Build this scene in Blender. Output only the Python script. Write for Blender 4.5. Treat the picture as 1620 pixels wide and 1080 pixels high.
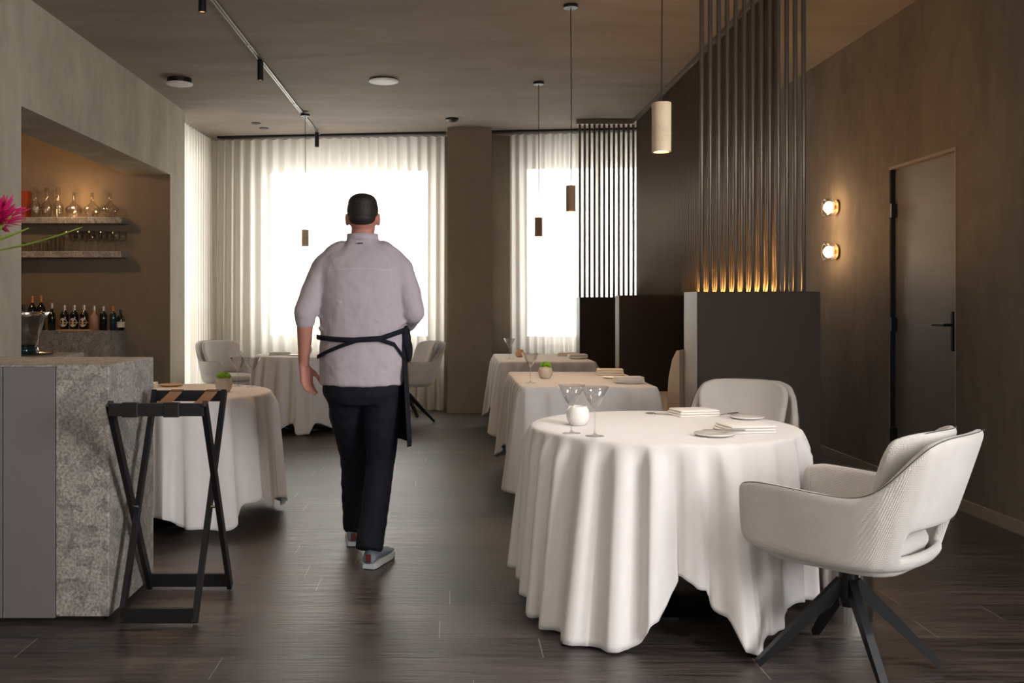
import bpy, bmesh, math, random
from math import sin, cos, pi, radians as R_
from mathutils import Vector, Matrix

for o in list(bpy.data.objects):
    bpy.data.objects.remove(o)
SC = bpy.context.scene
COL = SC.collection

# ------------------------------------------------------------------ camera
cam_d = bpy.data.cameras.new('camera')
cam = bpy.data.objects.new('camera', cam_d)
COL.objects.link(cam)
cam.location = (0, 0, 1.27)
cam.rotation_euler = (R_(90), 0, 0)
cam_d.sensor_width = 36
cam_d.lens = 33.33
cam_d.shift_x = 0.05988
cam_d.shift_y = -0.0370
cam_d.clip_start = 0.05
SC.camera = cam

# ------------------------------------------------------------------ exposure
SC.view_settings.view_transform = 'Standard'
SC.view_settings.look = 'None'
SC.view_settings.gamma = 1
SC.view_settings.use_curve_mapping = False
SC.view_settings.exposure = 0.0

# ------------------------------------------------------------------ sky
W = bpy.data.worlds.new('overcast sky')
SC.world = W
W.use_nodes = True
bg = W.node_tree.nodes['Background']
bg.inputs['Color'].default_value = (0.96, 0.98, 1.0, 1)
bg.inputs['Strength'].default_value = 9.5


def area(name, loc, rot, sx, sy, power=0, color=(1, 1, 1), portal=False, spread=None):
    d = bpy.data.lights.new(name, 'AREA')
    d.shape = 'RECTANGLE'
    d.size, d.size_y = sx, sy
    d.energy = power
    d.color = color
    if spread:
        d.spread = spread
    if portal:
        d.cycles.is_portal = True
    o = bpy.data.objects.new(name, d)
    COL.objects.link(o)
    o.location = loc
    o.rotation_euler = rot
    return o


# fill lamps added behind and right of the camera, standing in for daylight
area('fill_behind', (0.3, -2.95, 1.9), (R_(90), 0, 0), 3.6, 2.2, 56, (1.0, 1.0, 1.0))
area('fill_right', (3.13, 0.6, 1.9), (R_(90), 0, R_(90)), 2.2, 1.9, 150, (1.0, 0.99, 0.99))
# portals that guide the sky through the far windows
WIN_A = math.atan(-0.113)


def wy(x, off=0.0):          # line of the far window wall
    return 11.33 - 0.113 * x + off


area('window_portal', (-1.16, wy(-1.16, 0.5), 1.75), (R_(-90), 0, WIN_A), 2.1, 2.1, portal=True)
area('window_portal', (1.75, wy(1.75, 0.5), 1.75), (R_(-90), 0, WIN_A), 1.6, 2.1, portal=True)
area('window_portal', (-3.45, 10.75, 1.6), (0, R_(-90), 0), 2.9, 1.4, portal=True)


# ------------------------------------------------------------------ materials
def lin(c):
    return tuple(((v / 255) / 12.92 if v / 255 <= 0.04045 else ((v / 255 + 0.055) / 1.055) ** 2.4) for v in c) + (1,)


def new_mat(name):
    m = bpy.data.materials.new(name)
    m.use_nodes = True
    return m, m.node_tree, m.node_tree.nodes['Principled BSDF']


def simple(name, rgb, rough=0.5, metal=0.0, spec=0.5, trans=0.0, ior=1.45, var=0.0, scale=8, bump=0.0, bscale=200,
           stretch=(1, 1, 1), coat=0.0, sheen=0.0, bdist=0.002):
    m, nt, p = new_mat(name)
    p.inputs['Base Color'].default_value = lin(rgb)
    p.inputs['Roughness'].default_value = rough
    p.inputs['Metallic'].default_value = metal
    p.inputs['Specular IOR Level'].default_value = spec
    p.inputs['Transmission Weight'].default_value = trans
    p.inputs['IOR'].default_value = ior
    p.inputs['Coat Weight'].default_value = coat
    p.inputs['Sheen Weight'].default_value = sheen
    tc = nt.nodes.new('ShaderNodeTexCoord')
    mp = nt.nodes.new('ShaderNodeMapping')
    mp.inputs['Scale'].default_value = stretch
    nt.links.new(tc.outputs['Object'], mp.inputs['Vector'])
    if var > 0:
        n = nt.nodes.new('ShaderNodeTexNoise')
        n.inputs['Scale'].default_value = scale
        n.inputs['Detail'].default_value = 6
        nt.links.new(mp.outputs[0], n.inputs['Vector'])
        mr = nt.nodes.new('ShaderNodeMapRange')
        mr.inputs[1].default_value = 0.3
        mr.inputs[2].default_value = 0.7
        mr.inputs[3].default_value = 1 - var
        mr.inputs[4].default_value = 1 + var
        nt.links.new(n.outputs['Fac'], mr.inputs[0])
        mx = nt.nodes.new('ShaderNodeMix')
        mx.data_type = 'RGBA'
        mx.blend_type = 'MULTIPLY'
        mx.inputs['Factor'].default_value = 1
        mx.inputs[6].default_value = lin(rgb)
        nt.links.new(mr.outputs[0], mx.inputs[7])
        nt.links.new(mx.outputs[2], p.inputs['Base Color'])
    if bump > 0:
        n2 = nt.nodes.new('ShaderNodeTexNoise')
        n2.inputs['Scale'].default_value = bscale
        n2.inputs['Detail'].default_value = 4
        nt.links.new(mp.outputs[0], n2.inputs['Vector'])
        b = nt.nodes.new('ShaderNodeBump')
        b.inputs['Strength'].default_value = bump
        b.inputs['Distance'].default_value = bdist
        nt.links.new(n2.outputs['Fac'], b.inputs['Height'])
        nt.links.new(b.outputs[0], p.inputs['Normal'])
    return m


def woven(name, rgb, freq=900, bump=0.5, var=0.06, sheen=0.3):
    m = simple(name, rgb, rough=0.9, spec=0.2, var=var, scale=6, sheen=sheen)
    nt = m.node_tree
    p = nt.nodes['Principled BSDF']
    tc = nt.nodes.new('ShaderNodeTexCoord')
    hs = []
    for ax, rot in (('X', 0), ('Z', 0)):
        w = nt.nodes.new('ShaderNodeTexWave')
        w.bands_direction = ax
        w.inputs['Scale'].default_value = freq / 6.283
        w.inputs['Distortion'].default_value = 1.5
        w.inputs['Detail'].default_value = 2
        w.inputs['Detail Scale'].default_value = 2
        nt.links.new(tc.outputs['Object'], w.inputs['Vector'])
        hs.append(w)
    ad = nt.nodes.new('ShaderNodeMath')
    ad.operation = 'ADD'
    nt.links.new(hs[0].outputs['Fac'], ad.inputs[0])
    nt.links.new(hs[1].outputs['Fac'], ad.inputs[1])
    b = nt.nodes.new('ShaderNodeBump')
    b.inputs['Strength'].default_value = bump
    b.inputs['Distance'].default_value = 0.002
    nt.links.new(ad.outputs[0], b.inputs['Height'])
    nt.links.new(b.outputs[0], p.inputs['Normal'])
    return m


def plaster(name, c1, c2, stretch=(1, 1, 0.45), scale=1.6, rough=0.8, bump=0.15):
    m, nt, p = new_mat(name)
    p.inputs['Roughness'].default_value = rough
    p.inputs['Specular IOR Level'].default_value = 0.3
    tc = nt.nodes.new('ShaderNodeTexCoord')
    mp = nt.nodes.new('ShaderNodeMapping')
    mp.inputs['Scale'].default_value = stretch
    nt.links.new(tc.outputs['Object'], mp.inputs['Vector'])
    n1 = nt.nodes.new('ShaderNodeTexNoise')
    n1.inputs['Scale'].default_value = scale
    n1.inputs['Detail'].default_value = 9
    n1.inputs['Roughness'].default_value = 0.62
    n1.inputs['Distortion'].default_value = 0.6
    n2 = nt.nodes.new('ShaderNodeTexNoise')
    n2.inputs['Scale'].default_value = scale * 7
    n2.inputs['Detail'].default_value = 6
    for n in (n1, n2):
        nt.links.new(mp.outputs[0], n.inputs['Vector'])
    cr = nt.nodes.new('ShaderNodeValToRGB')
    cr.color_ramp.elements[0].position = 0.3
    cr.color_ramp.elements[1].position = 0.68
    cr.color_ramp.elements[0].color = lin(c1)
    cr.color_ramp.elements[1].color = lin(c2)
    ad = nt.nodes.new('ShaderNodeMath')
    ad.operation = 'MULTIPLY_ADD'
    ad.inputs[1].default_value = 0.3
    nt.links.new(n2.outputs['Fac'], ad.inputs[0])
    sb = nt.nodes.new('ShaderNodeMath')
    sb.operation = 'SUBTRACT'
    sb.inputs[1].default_value = 0.15
    nt.links.new(n1.outputs['Fac'], sb.inputs[0])
    nt.links.new(sb.outputs[0], ad.inputs[2])
    nt.links.new(ad.outputs[0], cr.inputs['Fac'])
    nt.links.new(cr.outputs['Color'], p.inputs['Base Color'])
    b = nt.nodes.new('ShaderNodeBump')
    b.inputs['Strength'].default_value = bump
    b.inputs['Distance'].default_value = 0.004
    nt.links.new(n2.outputs['Fac'], b.inputs['Height'])
    nt.links.new(b.outputs[0], p.inputs['Normal'])
    return m


def granite_mat():
    m, nt, p = new_mat('speckled grey granite')
    p.inputs['Roughness'].default_value = 0.55
    tc = nt.nodes.new('ShaderNodeTexCoord')
    v = nt.nodes.new('ShaderNodeTexVoronoi')
    v.inputs['Scale'].default_value = 26
    v.inputs['Randomness'].default_value = 1
    n0 = nt.nodes.new('ShaderNodeTexNoise')
    n0.inputs['Scale'].default_value = 22
    n0.inputs['Detail'].default_value = 5
    mxv = nt.nodes.new('ShaderNodeMix')
    mxv.data_type = 'VECTOR'
    mxv.inputs['Factor'].default_value = 0.05
    nt.links.new(tc.outputs['Object'], mxv.inputs[4])
    nt.links.new(tc.outputs['Object'], n0.inputs['Vector'])
    nt.links.new(n0.outputs['Color'], mxv.inputs[5])
    nt.links.new(mxv.outputs[1], v.inputs['Vector'])
    n = nt.nodes.new('ShaderNodeTexNoise')
    n.inputs['Scale'].default_value = 85
    n.inputs['Detail'].default_value = 9.5
    n.inputs['Roughness'].default_value = 0.75
    nt.links.new(tc.outputs['Object'], n.inputs['Vector'])
    cr = nt.nodes.new('ShaderNodeValToRGB')
    e = cr.color_ramp.elements
    e[0].position = 0.36
    e[0].color = lin((108, 104, 101))
    e[1].position = 0.66
    e[1].color = lin((232, 228, 224))
    nt.links.new(n.outputs['Fac'], cr.inputs['Fac'])
    cr2 = nt.nodes.new('ShaderNodeValToRGB')
    e = cr2.color_ramp.elements
    e[0].position = 0.0
    e[0].color = lin((158, 155, 152))
    e[1].position = 1.0
    e[1].color = lin((225, 220, 214))
    nt.links.new(v.outputs['Color'], cr2.inputs['Fac'])
    mx = nt.nodes.new('ShaderNodeMix')
    mx.data_type = 'RGBA'
    mx.blend_type = 'MULTIPLY'
    mx.inputs['Factor'].default_value = 1
    nt.links.new(cr.outputs[0], mx.inputs[6])
    nt.links.new(cr2.outputs[0], mx.inputs[7])
    nt.links.new(mx.outputs[2], p.inputs['Base Color'])
    return m


def floor_mat():
    m, nt, p = new_mat('dark oak planks')
    tc = nt.nodes.new('ShaderNodeTexCoord')
    sx = nt.nodes.new('ShaderNodeSeparateXYZ')
    nt.links.new(tc.outputs['Object'], sx.inputs[0])

    def mth(op, a, b=None, c=None):
        n = nt.nodes.new('ShaderNodeMath')
        n.operation = op
        for i, v in enumerate((a, b, c)):
            if v is None:
                continue
            if isinstance(v, (int, float)):
                n.inputs[i].default_value = v
            else:
                nt.links.new(v, n.inputs[i])
        return n.outputs[0]
    yr = mth('DIVIDE', sx.outputs['Y'], 0.2)
    row = mth('FLOOR', yr)
    wn = nt.nodes.new('ShaderNodeTexWhiteNoise')
    wn.noise_dimensions = '1D'
    nt.links.new(row, wn.inputs['W'])
    u = mth('ADD', mth('DIVIDE', sx.outputs['X'], 1.9), wn.outputs['Value'])
    cell = mth('FLOOR', u)
    wn2 = nt.nodes.new('ShaderNodeTexWhiteNoise')
    wn2.noise_dimensions = '1D'
    nt.links.new(mth('MULTIPLY_ADD', row, 17.31, mth('MULTIPLY', cell, 5.77)), wn2.inputs['W'])
    tone = wn2.outputs['Value']
    joint = mth('LESS_THAN', mth('FRACT', u), 0.0016)
    seam = mth('LESS_THAN', mth('FRACT', yr), 0.014)
    mp = nt.nodes.new('ShaderNodeMapping')
    mp.inputs['Scale'].default_value = (0.8, 12, 1)
    nt.links.new(tc.outputs['Object'], mp.inputs['Vector'])
    g = nt.nodes.new('ShaderNodeTexNoise')
    g.inputs['Scale'].default_value = 3.2
    g.inputs['Detail'].default_value = 9
    g.inputs['Roughness'].default_value = 0.62
    g.inputs['Distortion'].default_value = 1.2
    nt.links.new(mp.outputs[0], g.inputs['Vector'])
    mp3 = nt.nodes.new('ShaderNodeMapping')
    mp3.inputs['Scale'].default_value = (0.7, 5, 1)
    nt.links.new(tc.outputs['Object'], mp3.inputs['Vector'])
    g3 = nt.nodes.new('ShaderNodeTexNoise')
    g3.inputs['Scale'].default_value = 1.4
    g3.inputs['Detail'].default_value = 3
    nt.links.new(mp3.outputs[0], g3.inputs['Vector'])
    ad = nt.nodes.new('ShaderNodeMath')
    ad.operation = 'MULTIPLY_ADD'
    ad.inputs[1].default_value = 0.15
    nt.links.new(tone, ad.inputs[0])
    nt.links.new(g.outputs['Fac'], ad.inputs[2])
    cr = nt.nodes.new('ShaderNodeValToRGB')
    e = cr.color_ramp.elements
    e[0].position = 0.38
    e[0].color = lin((26, 22, 22))
    e[1].position = 0.78
    e[1].color = lin((90, 78, 73))
    nt.links.new(ad.outputs[0], cr.inputs['Fac'])
    mxj = nt.nodes.new('ShaderNodeMix')
    mxj.data_type = 'RGBA'
    mxj.inputs[7].default_value = lin((150, 142, 136))
    nt.links.new(joint, mxj.inputs['Factor'])
    nt.links.new(cr.outputs[0], mxj.inputs[6])
    mxs = nt.nodes.new('ShaderNodeMix')
    mxs.data_type = 'RGBA'
    mxs.inputs[7].default_value = lin((28, 24, 23))
    nt.links.new(mth('MULTIPLY', seam, 0.7), mxs.inputs['Factor'])
    nt.links.new(mxj.outputs[2], mxs.inputs[6])
    nt.links.new(mxs.outputs[2], p.inputs['Base Color'])
    rr = nt.nodes.new('ShaderNodeMapRange')
    rr.inputs[1].default_value = 0.3
    rr.inputs[2].default_value = 0.7
    rr.inputs[3].default_value = 0.28
    rr.inputs[4].default_value = 0.44
    nt.links.new(g.outputs['Fac'], rr.inputs[0])
    nt.links.new(rr.outputs[0], p.inputs['Roughness'])
    p.inputs['Specular IOR Level'].default_value = 0.9
    b = nt.nodes.new('ShaderNodeBump')
    b.inputs['Strength'].default_value = 0.55
    b.inputs['Distance'].default_value = 0.006
    ml = nt.nodes.new('ShaderNodeMath')
    ml.operation = 'MULTIPLY_ADD'
    ml.inputs[1].default_value = -0.6
    nt.links.new(seam, ml.inputs[0])
    nt.links.new(g.outputs['Fac'], ml.inputs[2])
    nt.links.new(ml.outputs[0], b.inputs['Height'])
    nt.links.new(b.outputs[0], p.inputs['Normal'])
    return m


def sheer_mat(name, col, tr, tl):
    m = bpy.data.materials.new(name)
    m.use_nodes = True
    nt = m.node_tree
    nt.nodes.clear()
    out = nt.nodes.new('ShaderNodeOutputMaterial')
    d = nt.nodes.new('ShaderNodeBsdfDiffuse')
    d.inputs[0].default_value = lin(col)
    t = nt.nodes.new('ShaderNodeBsdfTranslucent')
    t.inputs[0].default_value = lin(col)
    x = nt.nodes.new('ShaderNodeBsdfTransparent')
    m1 = nt.nodes.new('ShaderNodeMixShader')
    m1.inputs[0].default_value = tl
    m2 = nt.nodes.new('ShaderNodeMixShader')
    m2.inputs[0].default_value = tr
    nt.links.new(d.outputs[0], m1.inputs[1])
    nt.links.new(t.outputs[0], m1.inputs[2])
    nt.links.new(m1.outputs[0], m2.inputs[1])
    nt.links.new(x.outputs[0], m2.inputs[2])
    nt.links.new(m2.outputs[0], out.inputs[0])
    return m


def glass_mat():
    m = bpy.data.materials.new('thin clear glass')
    m.use_nodes = True
    nt = m.node_tree
    nt.nodes.clear()
    out = nt.nodes.new('ShaderNodeOutputMaterial')
    g = nt.nodes.new('ShaderNodeBsdfGlossy')
    g.inputs['Roughness'].default_value = 0.02
    x = nt.nodes.new('ShaderNodeBsdfTransparent')
    x.inputs[0].default_value = (0.97, 0.97, 0.97, 1)
    fr = nt.nodes.new('ShaderNodeLayerWeight')
    fr.inputs['Blend'].default_value = 0.35
    mr = nt.nodes.new('ShaderNodeMapRange')
    mr.inputs[3].default_value = 0.04
    mr.inputs[4].default_value = 0.6
    nt.links.new(fr.outputs['Facing'], mr.inputs[0])
    m2 = nt.nodes.new('ShaderNodeMixShader')
    nt.links.new(mr.outputs[0], m2.inputs[0])
    nt.links.new(x.outputs[0], m2.inputs[1])
    nt.links.new(g.outputs[0], m2.inputs[2])
    nt.links.new(m2.outputs[0], out.inputs[0])
    return m


def pane_mat():
    m = bpy.data.materials.new('window glass')
    m.use_nodes = True
    nt = m.node_tree
    nt.nodes.clear()
    out = nt.nodes.new('ShaderNodeOutputMaterial')
    g = nt.nodes.new('ShaderNodeBsdfGlossy')
    g.inputs['Roughness'].default_value = 0.02
    x = nt.nodes.new('ShaderNodeBsdfTransparent')
    m2 = nt.nodes.new('ShaderNodeMixShader')
    m2.inputs[0].default_value = 0.93
    nt.links.new(g.outputs[0], m2.inputs[1])
    nt.links.new(x.outputs[0], m2.inputs[2])
    nt.links.new(m2.outputs[0], out.inputs[0])
    return m


def emit(name, rgb, s):
    m, nt, p = new_mat(name)
    p.inputs['Base Color'].default_value = lin(rgb)
    p.inputs['Emission Color'].default_value = lin(rgb)
    p.inputs['Emission Strength'].default_value = s
    return m


M = {}
M['wall'] = plaster('brushed plaster wall', (158, 150, 133), (190, 182, 164))
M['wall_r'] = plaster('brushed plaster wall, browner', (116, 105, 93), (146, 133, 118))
M['pillar'] = plaster('pale brown plaster', (142, 130, 112), (158, 145, 126), bump=0.08)
M['bar_wall'] = plaster('smooth brown plaster', (118, 102, 84), (128, 112, 93), bump=0.05)
M['ceiling'] = plaster('brushed plaster ceiling', (136, 126, 117), (156, 145, 135), stretch=(0.5, 1.6, 1), scale=1.3)
M['floor'] = floor_mat()
M['granite'] = granite_mat()
M['panel'] = simple('matte grey lacquer', (108, 103, 103), 0.55, var=0.02)
M['laminate'] = simple('dark brown lacquer', (62, 50, 43), 0.6, spec=0.25, var=0.03)
M['edge'] = simple('taupe lacquered edge', (150, 142, 136), 0.4)  # pale tone paints in the window reflection on the partition ends
M['bronze'] = simple('dark bronze tube', (130, 118, 108), 0.36, metal=0.6)
M['black'] = simple('black stained wood', (15, 14, 16), 0.45, var=0.1, scale=30)
M['blackmetal'] = simple('black powder coated metal', (14, 15, 19), 0.35, metal=0.0)
M['leather'] = simple('brown leather strap', (126, 88, 60), 0.55, var=0.1)
M['cloth'] = simple('white linen cloth', (221, 215, 212), 0.85, spec=0.2, var=0.02, scale=20, bump=0.12, bscale=900, sheen=0.25)
M['curtain'] = sheer_mat('sheer voile', (234, 228, 216), 0.2, 0.6)
M['pane'] = pane_mat()
M['frame'] = simple('white window frame', (214, 212, 205), 0.5)
M['fabric'] = woven('off white woven upholstery', (206, 199, 193), freq=620, bump=0.6)
M['piping'] = simple('dark grey piping', (70, 68, 66), 0.8)
M['bench'] = woven('beige woven upholstery', (168, 152, 132))
M['travertine'] = simple('travertine shade', (206, 184, 154), 0.7, var=0.12, scale=14, bump=0.4, bscale=60)
M['trav2'] = simple('brown stone shade', (146, 120, 98), 0.7, var=0.08, scale=30, bump=0.3, bscale=60)
M['white'] = simple('matt white', (225, 222, 218), 0.5)
M['porcelain'] = simple('white glazed porcelain', (232, 228, 222), 0.18, coat=0.4)
M['stoneware'] = simple('pale stoneware', (203, 190, 178), 0.55, var=0.05, scale=30)
M['glass'] = glass_mat()
M['steel'] = simple('polished steel', (205, 203, 200), 0.14, metal=1.0)
M['brushed'] = simple('brushed steel', (170, 165, 158), 0.28, metal=1.0)
M['track'] = simple('track aluminium', (150, 146, 140), 0.35, metal=0.8)
M['green'] = simple('green moss plant', (122, 172, 34), 0.75, var=0.35, scale=60, bump=0.9, bscale=120, bdist=0.01)
M['napkin'] = simple('white folded napkin', (226, 220, 214), 0.85, bump=0.15, bscale=500)
M['bulb'] = emit('glowing lamp', (255, 205, 140), 14)
M['bulb2'] = emit('glowing glass lamp', (255, 214, 150), 16)
M['led'] = emit('warm light strip', (255, 192, 108), 32)
M['skin'] = simple('skin', (178, 122, 106), 0.5, var=0.05, scale=12)
M['hair'] = simple('dark brown hair', (30, 24, 24), 0.6, bump=0.6, bscale=220)
M['shirt'] = simple('pale lilac grey shirt cotton', (176, 165, 172), 0.85, spec=0.2, bump=0.25, bscale=16, bdist=0.02)
M['seam'] = simple('pale shirt seam', (184, 174, 180), 0.85)
M['navy'] = simple('dark navy cotton', (22, 23, 33), 0.8, spec=0.25, bump=0.3, bscale=14, bdist=0.02)
M['shoe'] = simple('grey blue sneaker', (128, 138, 148), 0.6)
M['sole'] = simple('off white rubber sole', (196, 204, 208), 0.6)
M['red'] = simple('red heel', (104, 44, 48), 0.6)
M['magenta'] = simple('magenta petals', (186, 16, 92), 0.5, var=0.25, scale=25)
M['leaf'] = simple('green leaf', (120, 140, 46), 0.45, var=0.25, scale=12)
M['redbox'] = simple('rust red box', (140, 50, 22), 0.6)
M['wineglass'] = simple('dark bottle glass', (18, 20, 16), 0.08, coat=0.5)
M['amber'] = simple('copper foil capsule', (190, 122, 66), 0.4, metal=0.3)
M['silver'] = simple('silver foil capsule', (188, 180, 170), 0.35, metal=0.6)
M['label'] = simple('cream paper label', (204, 190, 170), 0.7)
M['goldband'] = simple('gold band', (196, 160, 110), 0.5)
M['pink'] = simple('rose spirit', (206, 160, 136), 0.1, trans=0.4)
M['teal'] = simple('dark teal glass', (24, 50, 58), 0.1, coat=0.5)
M['oak'] = simple('pale wood board', (206, 158, 100), 0.5, var=0.1, scale=10)
M['door'] = simple('grey lacquered door', (140, 134, 128), 0.42, var=0.04, scale=3, stretch=(1, 1, 5))
M['doorframe'] = simple('beige door frame', (160, 146, 130), 0.5)
M['tan'] = simple('tan ceramic', (206, 172, 138), 0.5, var=0.05)
M['concrete'] = simple('pale facade', (190, 190, 190), 0.9)


# ------------------------------------------------------------------ mesh helpers
def link(name, bm, mat, parent=None, smooth=False, loc=None, rot=None, kind=None, recalc=True):
    me = bpy.data.meshes.new(name)
    if recalc:
        bmesh.ops.recalc_face_normals(bm, faces=bm.faces)
    bm.to_mesh(me)
    bm.free()
    if smooth:
        for p in me.polygons:
            p.use_smooth = True
    o = bpy.data.objects.new(name, me)
    COL.objects.link(o)
    if mat:
        me.materials.append(mat)
    if parent:
        o.parent = parent
    if loc:
        o.location = loc
    if rot:
        o.rotation_euler = rot
    if kind:
        o['kind'] = kind
    return o


def tag(o, label, cat, group=None, kind=None):
    o['label'] = label
    o['category'] = cat
    if group:
        o['group'] = group
    if kind:
        o['kind'] = kind
    return o


def thing(name, label, cat, loc=(0, 0, 0), rz=0, group=None):
    o = bpy.data.objects.new(name, None)
    o.empty_display_size = 0.1
    COL.objects.link(o)
    o.location = loc
    o.rotation_euler = (0, 0, rz)
    return tag(o, label, cat, group)


def box(bm, x0, x1, y0, y1, z0, z1, bev=0.0, mtx=None):
    r = bmesh.ops.create_cube(bm, size=1)
    vs = r['verts']
    for v in vs:
        v.co = Vector(((x0 + x1) / 2 + v.co.x * (x1 - x0), (y0 + y1) / 2 + v.co.y * (y1 - y0), (z0 + z1) / 2 + v.co.z * (z1 - z0)))
    if bev > 0:
        es = list({e for v in vs for e in v.link_edges})
        rr = bmesh.ops.bevel(bm, geom=es, offset=bev, segments=3, affect='EDGES', profile=0.5)
        vs = list({v for f in rr['faces'] for v in f.verts} | {v for v in vs if v.is_valid})
    if mtx:
        for v in vs:
            v.co = mtx @ v.co
    return vs


def bar(bm, p0, p1, w, h, up=(0, 0, 1), w1=None, h1=None):
    p0, p1 = Vector(p0), Vector(p1)
    d = (p1 - p0).normalized()
    s = d.cross(Vector(up))
    if s.length < 1e-4:
        s = Vector((1, 0, 0))
    s.normalize()
    u = s.cross(d)
    w1 = w if w1 is None else w1
    h1 = h if h1 is None else h1
    vs = []
    for p, a, b in ((p0, w, h), (p1, w1, h1)):
        for i, j in ((-1, -1), (1, -1), (1, 1), (-1, 1)):
            vs.append(bm.verts.new(p + s * i * a / 2 + u * j * b / 2))
    bm.faces.new(vs[0:4])
    bm.faces.new(vs[4:8])
    for i in range(4):
        k = (i + 1) % 4
        bm.faces.new((vs[i], vs[k], vs[4 + k], vs[4 + i]))


def tube(bm, pts, radii, seg=12, caps=True, sq=1.0):
    pts = [Vector(p) for p in pts]
    if not isinstance(radii, (list, tuple)):
        radii = [radii] * len(pts)
    rings = []
    d0 = (pts[1] - pts[0]).normalized()
    ref = Vector((0, 0, 1)) if abs(d0.z) < 0.9 else Vector((0, 1, 0))
    for i, p in enumerate(pts):
        a = pts[max(i - 1, 0)]
        b = pts[min(i + 1, len(pts) - 1)]
        d = (b - a).normalized()
        s = d.cross(ref)
        if s.length < 1e-3:
            s = Vector((1, 0, 0))
        s.normalize()
        u = s.cross(d).normalized()
        rings.append([bm.verts.new(p + (s * cos(2 * pi * k / seg) + u * sin(2 * pi * k / seg) * sq) * radii[i]) for k in range(seg)])
    for i in range(len(rings) - 1):
        for k in range(seg):
            k2 = (k + 1) % seg
            bm.faces.new((rings[i][k], rings[i][k2], rings[i + 1][k2], rings[i + 1][k]))
    if caps:
        bm.faces.new(rings[0])
        bm.faces.new(rings[-1])


def lathe(bm, prof, seg=24, c=(0, 0, 0), axis='z', lobes=0, amp=0):
    """prof: list of (r, z); r=0 makes a pole"""
    rings = []
    c = Vector(c)

    def P(r, z, k):
        a = 2 * pi * k / seg
        if lobes:
            r = r * (1 + amp * cos(lobes * a))
        if axis == 'z':
            return c + Vector((r * cos(a), r * sin(a), z))
        return c + Vector((z, r * cos(a), r * sin(a)))
    for r, z in prof:
        if r < 1e-6:
            rings.append([bm.verts.new(P(0, z, 0))])
        else:
            rings.append([bm.verts.new(P(r, z, k)) for k in range(seg)])
    for a, b in zip(rings, rings[1:]):
        if len(a) == 1 and len(b) == 1:
            continue
        for k in range(seg):
            k2 = (k + 1) % seg
            if len(a) == 1:
                bm.faces.new((a[0], b[k], b[k2]))
            elif len(b) == 1:
                bm.faces.new((a[k], b[0], a[k2]))
            else:
                bm.faces.new((a[k], b[k], b[k2], a[k2]))


def LB(prof, seg=24, c=(0, 0, 0), axis='z', **kw):
    bm = bmesh.new()
    lathe(bm, prof, seg, c, axis, **kw)
    return bm


def ellipsoid(bm, c, r, rot=None, seg=20, ring=12):
    m = Matrix.Translation(Vector(c))
    if rot:
        m = m @ rot.to_4x4()
    m = m @ Matrix.Diagonal((r[0], r[1], r[2], 1))
    bmesh.ops.create_uvsphere(bm, u_segments=seg, v_segments=ring, radius=1, matrix=m)


def capsule(bm, p0, p1, r0, r1, seg=16):
    """tapered limb with round ends"""
    p0, p1 = Vector(p0), Vector(p1)
    d = p1 - p0
    L = d.length
    d.normalize()
    q = Vector((0, 0, 1)).rotation_difference(d).to_matrix()
    prof = [(0, -r0)]
    for k in range(1, 5):
        a = pi / 2 * (1 - k / 4)
        prof.append((r0 * cos(a), -r0 * sin(a)))
    for k in range(0, 4):
        a = pi / 2 * k / 4
        prof.append((r1 * cos(a), L + r1 * sin(a)))
    prof.append((0, L + r1))
    b2 = bmesh.new()
    lathe(b2, prof, seg)
    vm = {}
    for v in b2.verts:
        vm[v] = bm.verts.new(p0 + q @ v.co)
    for f in b2.faces:
        bm.faces.new([vm[v] for v in f.verts])
    b2.free()


def mods(o, voxel=None, smooth=0, subsurf=0, solid=None, soff=-1, disp=None, bevel=None):
    if solid:
        m = o.modifiers.new('thick', 'SOLIDIFY')
        m.thickness = solid
        m.offset = soff
    if voxel:
        m = o.modifiers.new('fuse', 'REMESH')
        m.mode = 'VOXEL'
        m.voxel_size = voxel
        m.use_smooth_shade = True
    if smooth:
        m = o.modifiers.new('relax', 'SMOOTH')
        m.iterations = smooth
        m.factor = 0.5
    if bevel:
        m = o.modifiers.new('round', 'BEVEL')
        m.width = bevel
        m.segments = 2
    if subsurf:
        m = o.modifiers.new('soft', 'SUBSURF')
        m.levels = subsurf
        m.render_levels = subsurf
    if disp:
        t = bpy.data.textures.new('wrinkle', 'CLOUDS')
        t.noise_scale = disp[1]
        m = o.modifiers.new('wrinkles', 'DISPLACE')
        m.texture = t
        m.strength = disp[0]
        m.texture_coords = 'LOCAL'
    return o


def copy_tree(o, parent=None):
    c = o.copy()
    COL.objects.link(c)
    if parent:
        c.parent = parent
    for ch in list(o.children):
        copy_tree(ch, c)
    return c


def noise1(x, seed=0):
    return (sin(x * 1.7 + seed) + sin(x * 2.9 + seed * 2.3 + 1.1) * 0.6 + sin(x * 5.3 + seed * 1.7) * 0.35) / 1.95


CEIL = 3.31
# ================================================================== SETTING
bm = bmesh.new()
box(bm, -7, 3.2, -3.1, 12.6, -0.1, 0)
link('floor', bm, M['floor'], kind='structure')
bm = bmesh.new()
box(bm, -7, 3.2, -3.1, 12.6, CEIL, CEIL + 0.1)
link('ceiling', bm, M['ceiling'], kind='structure')

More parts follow.
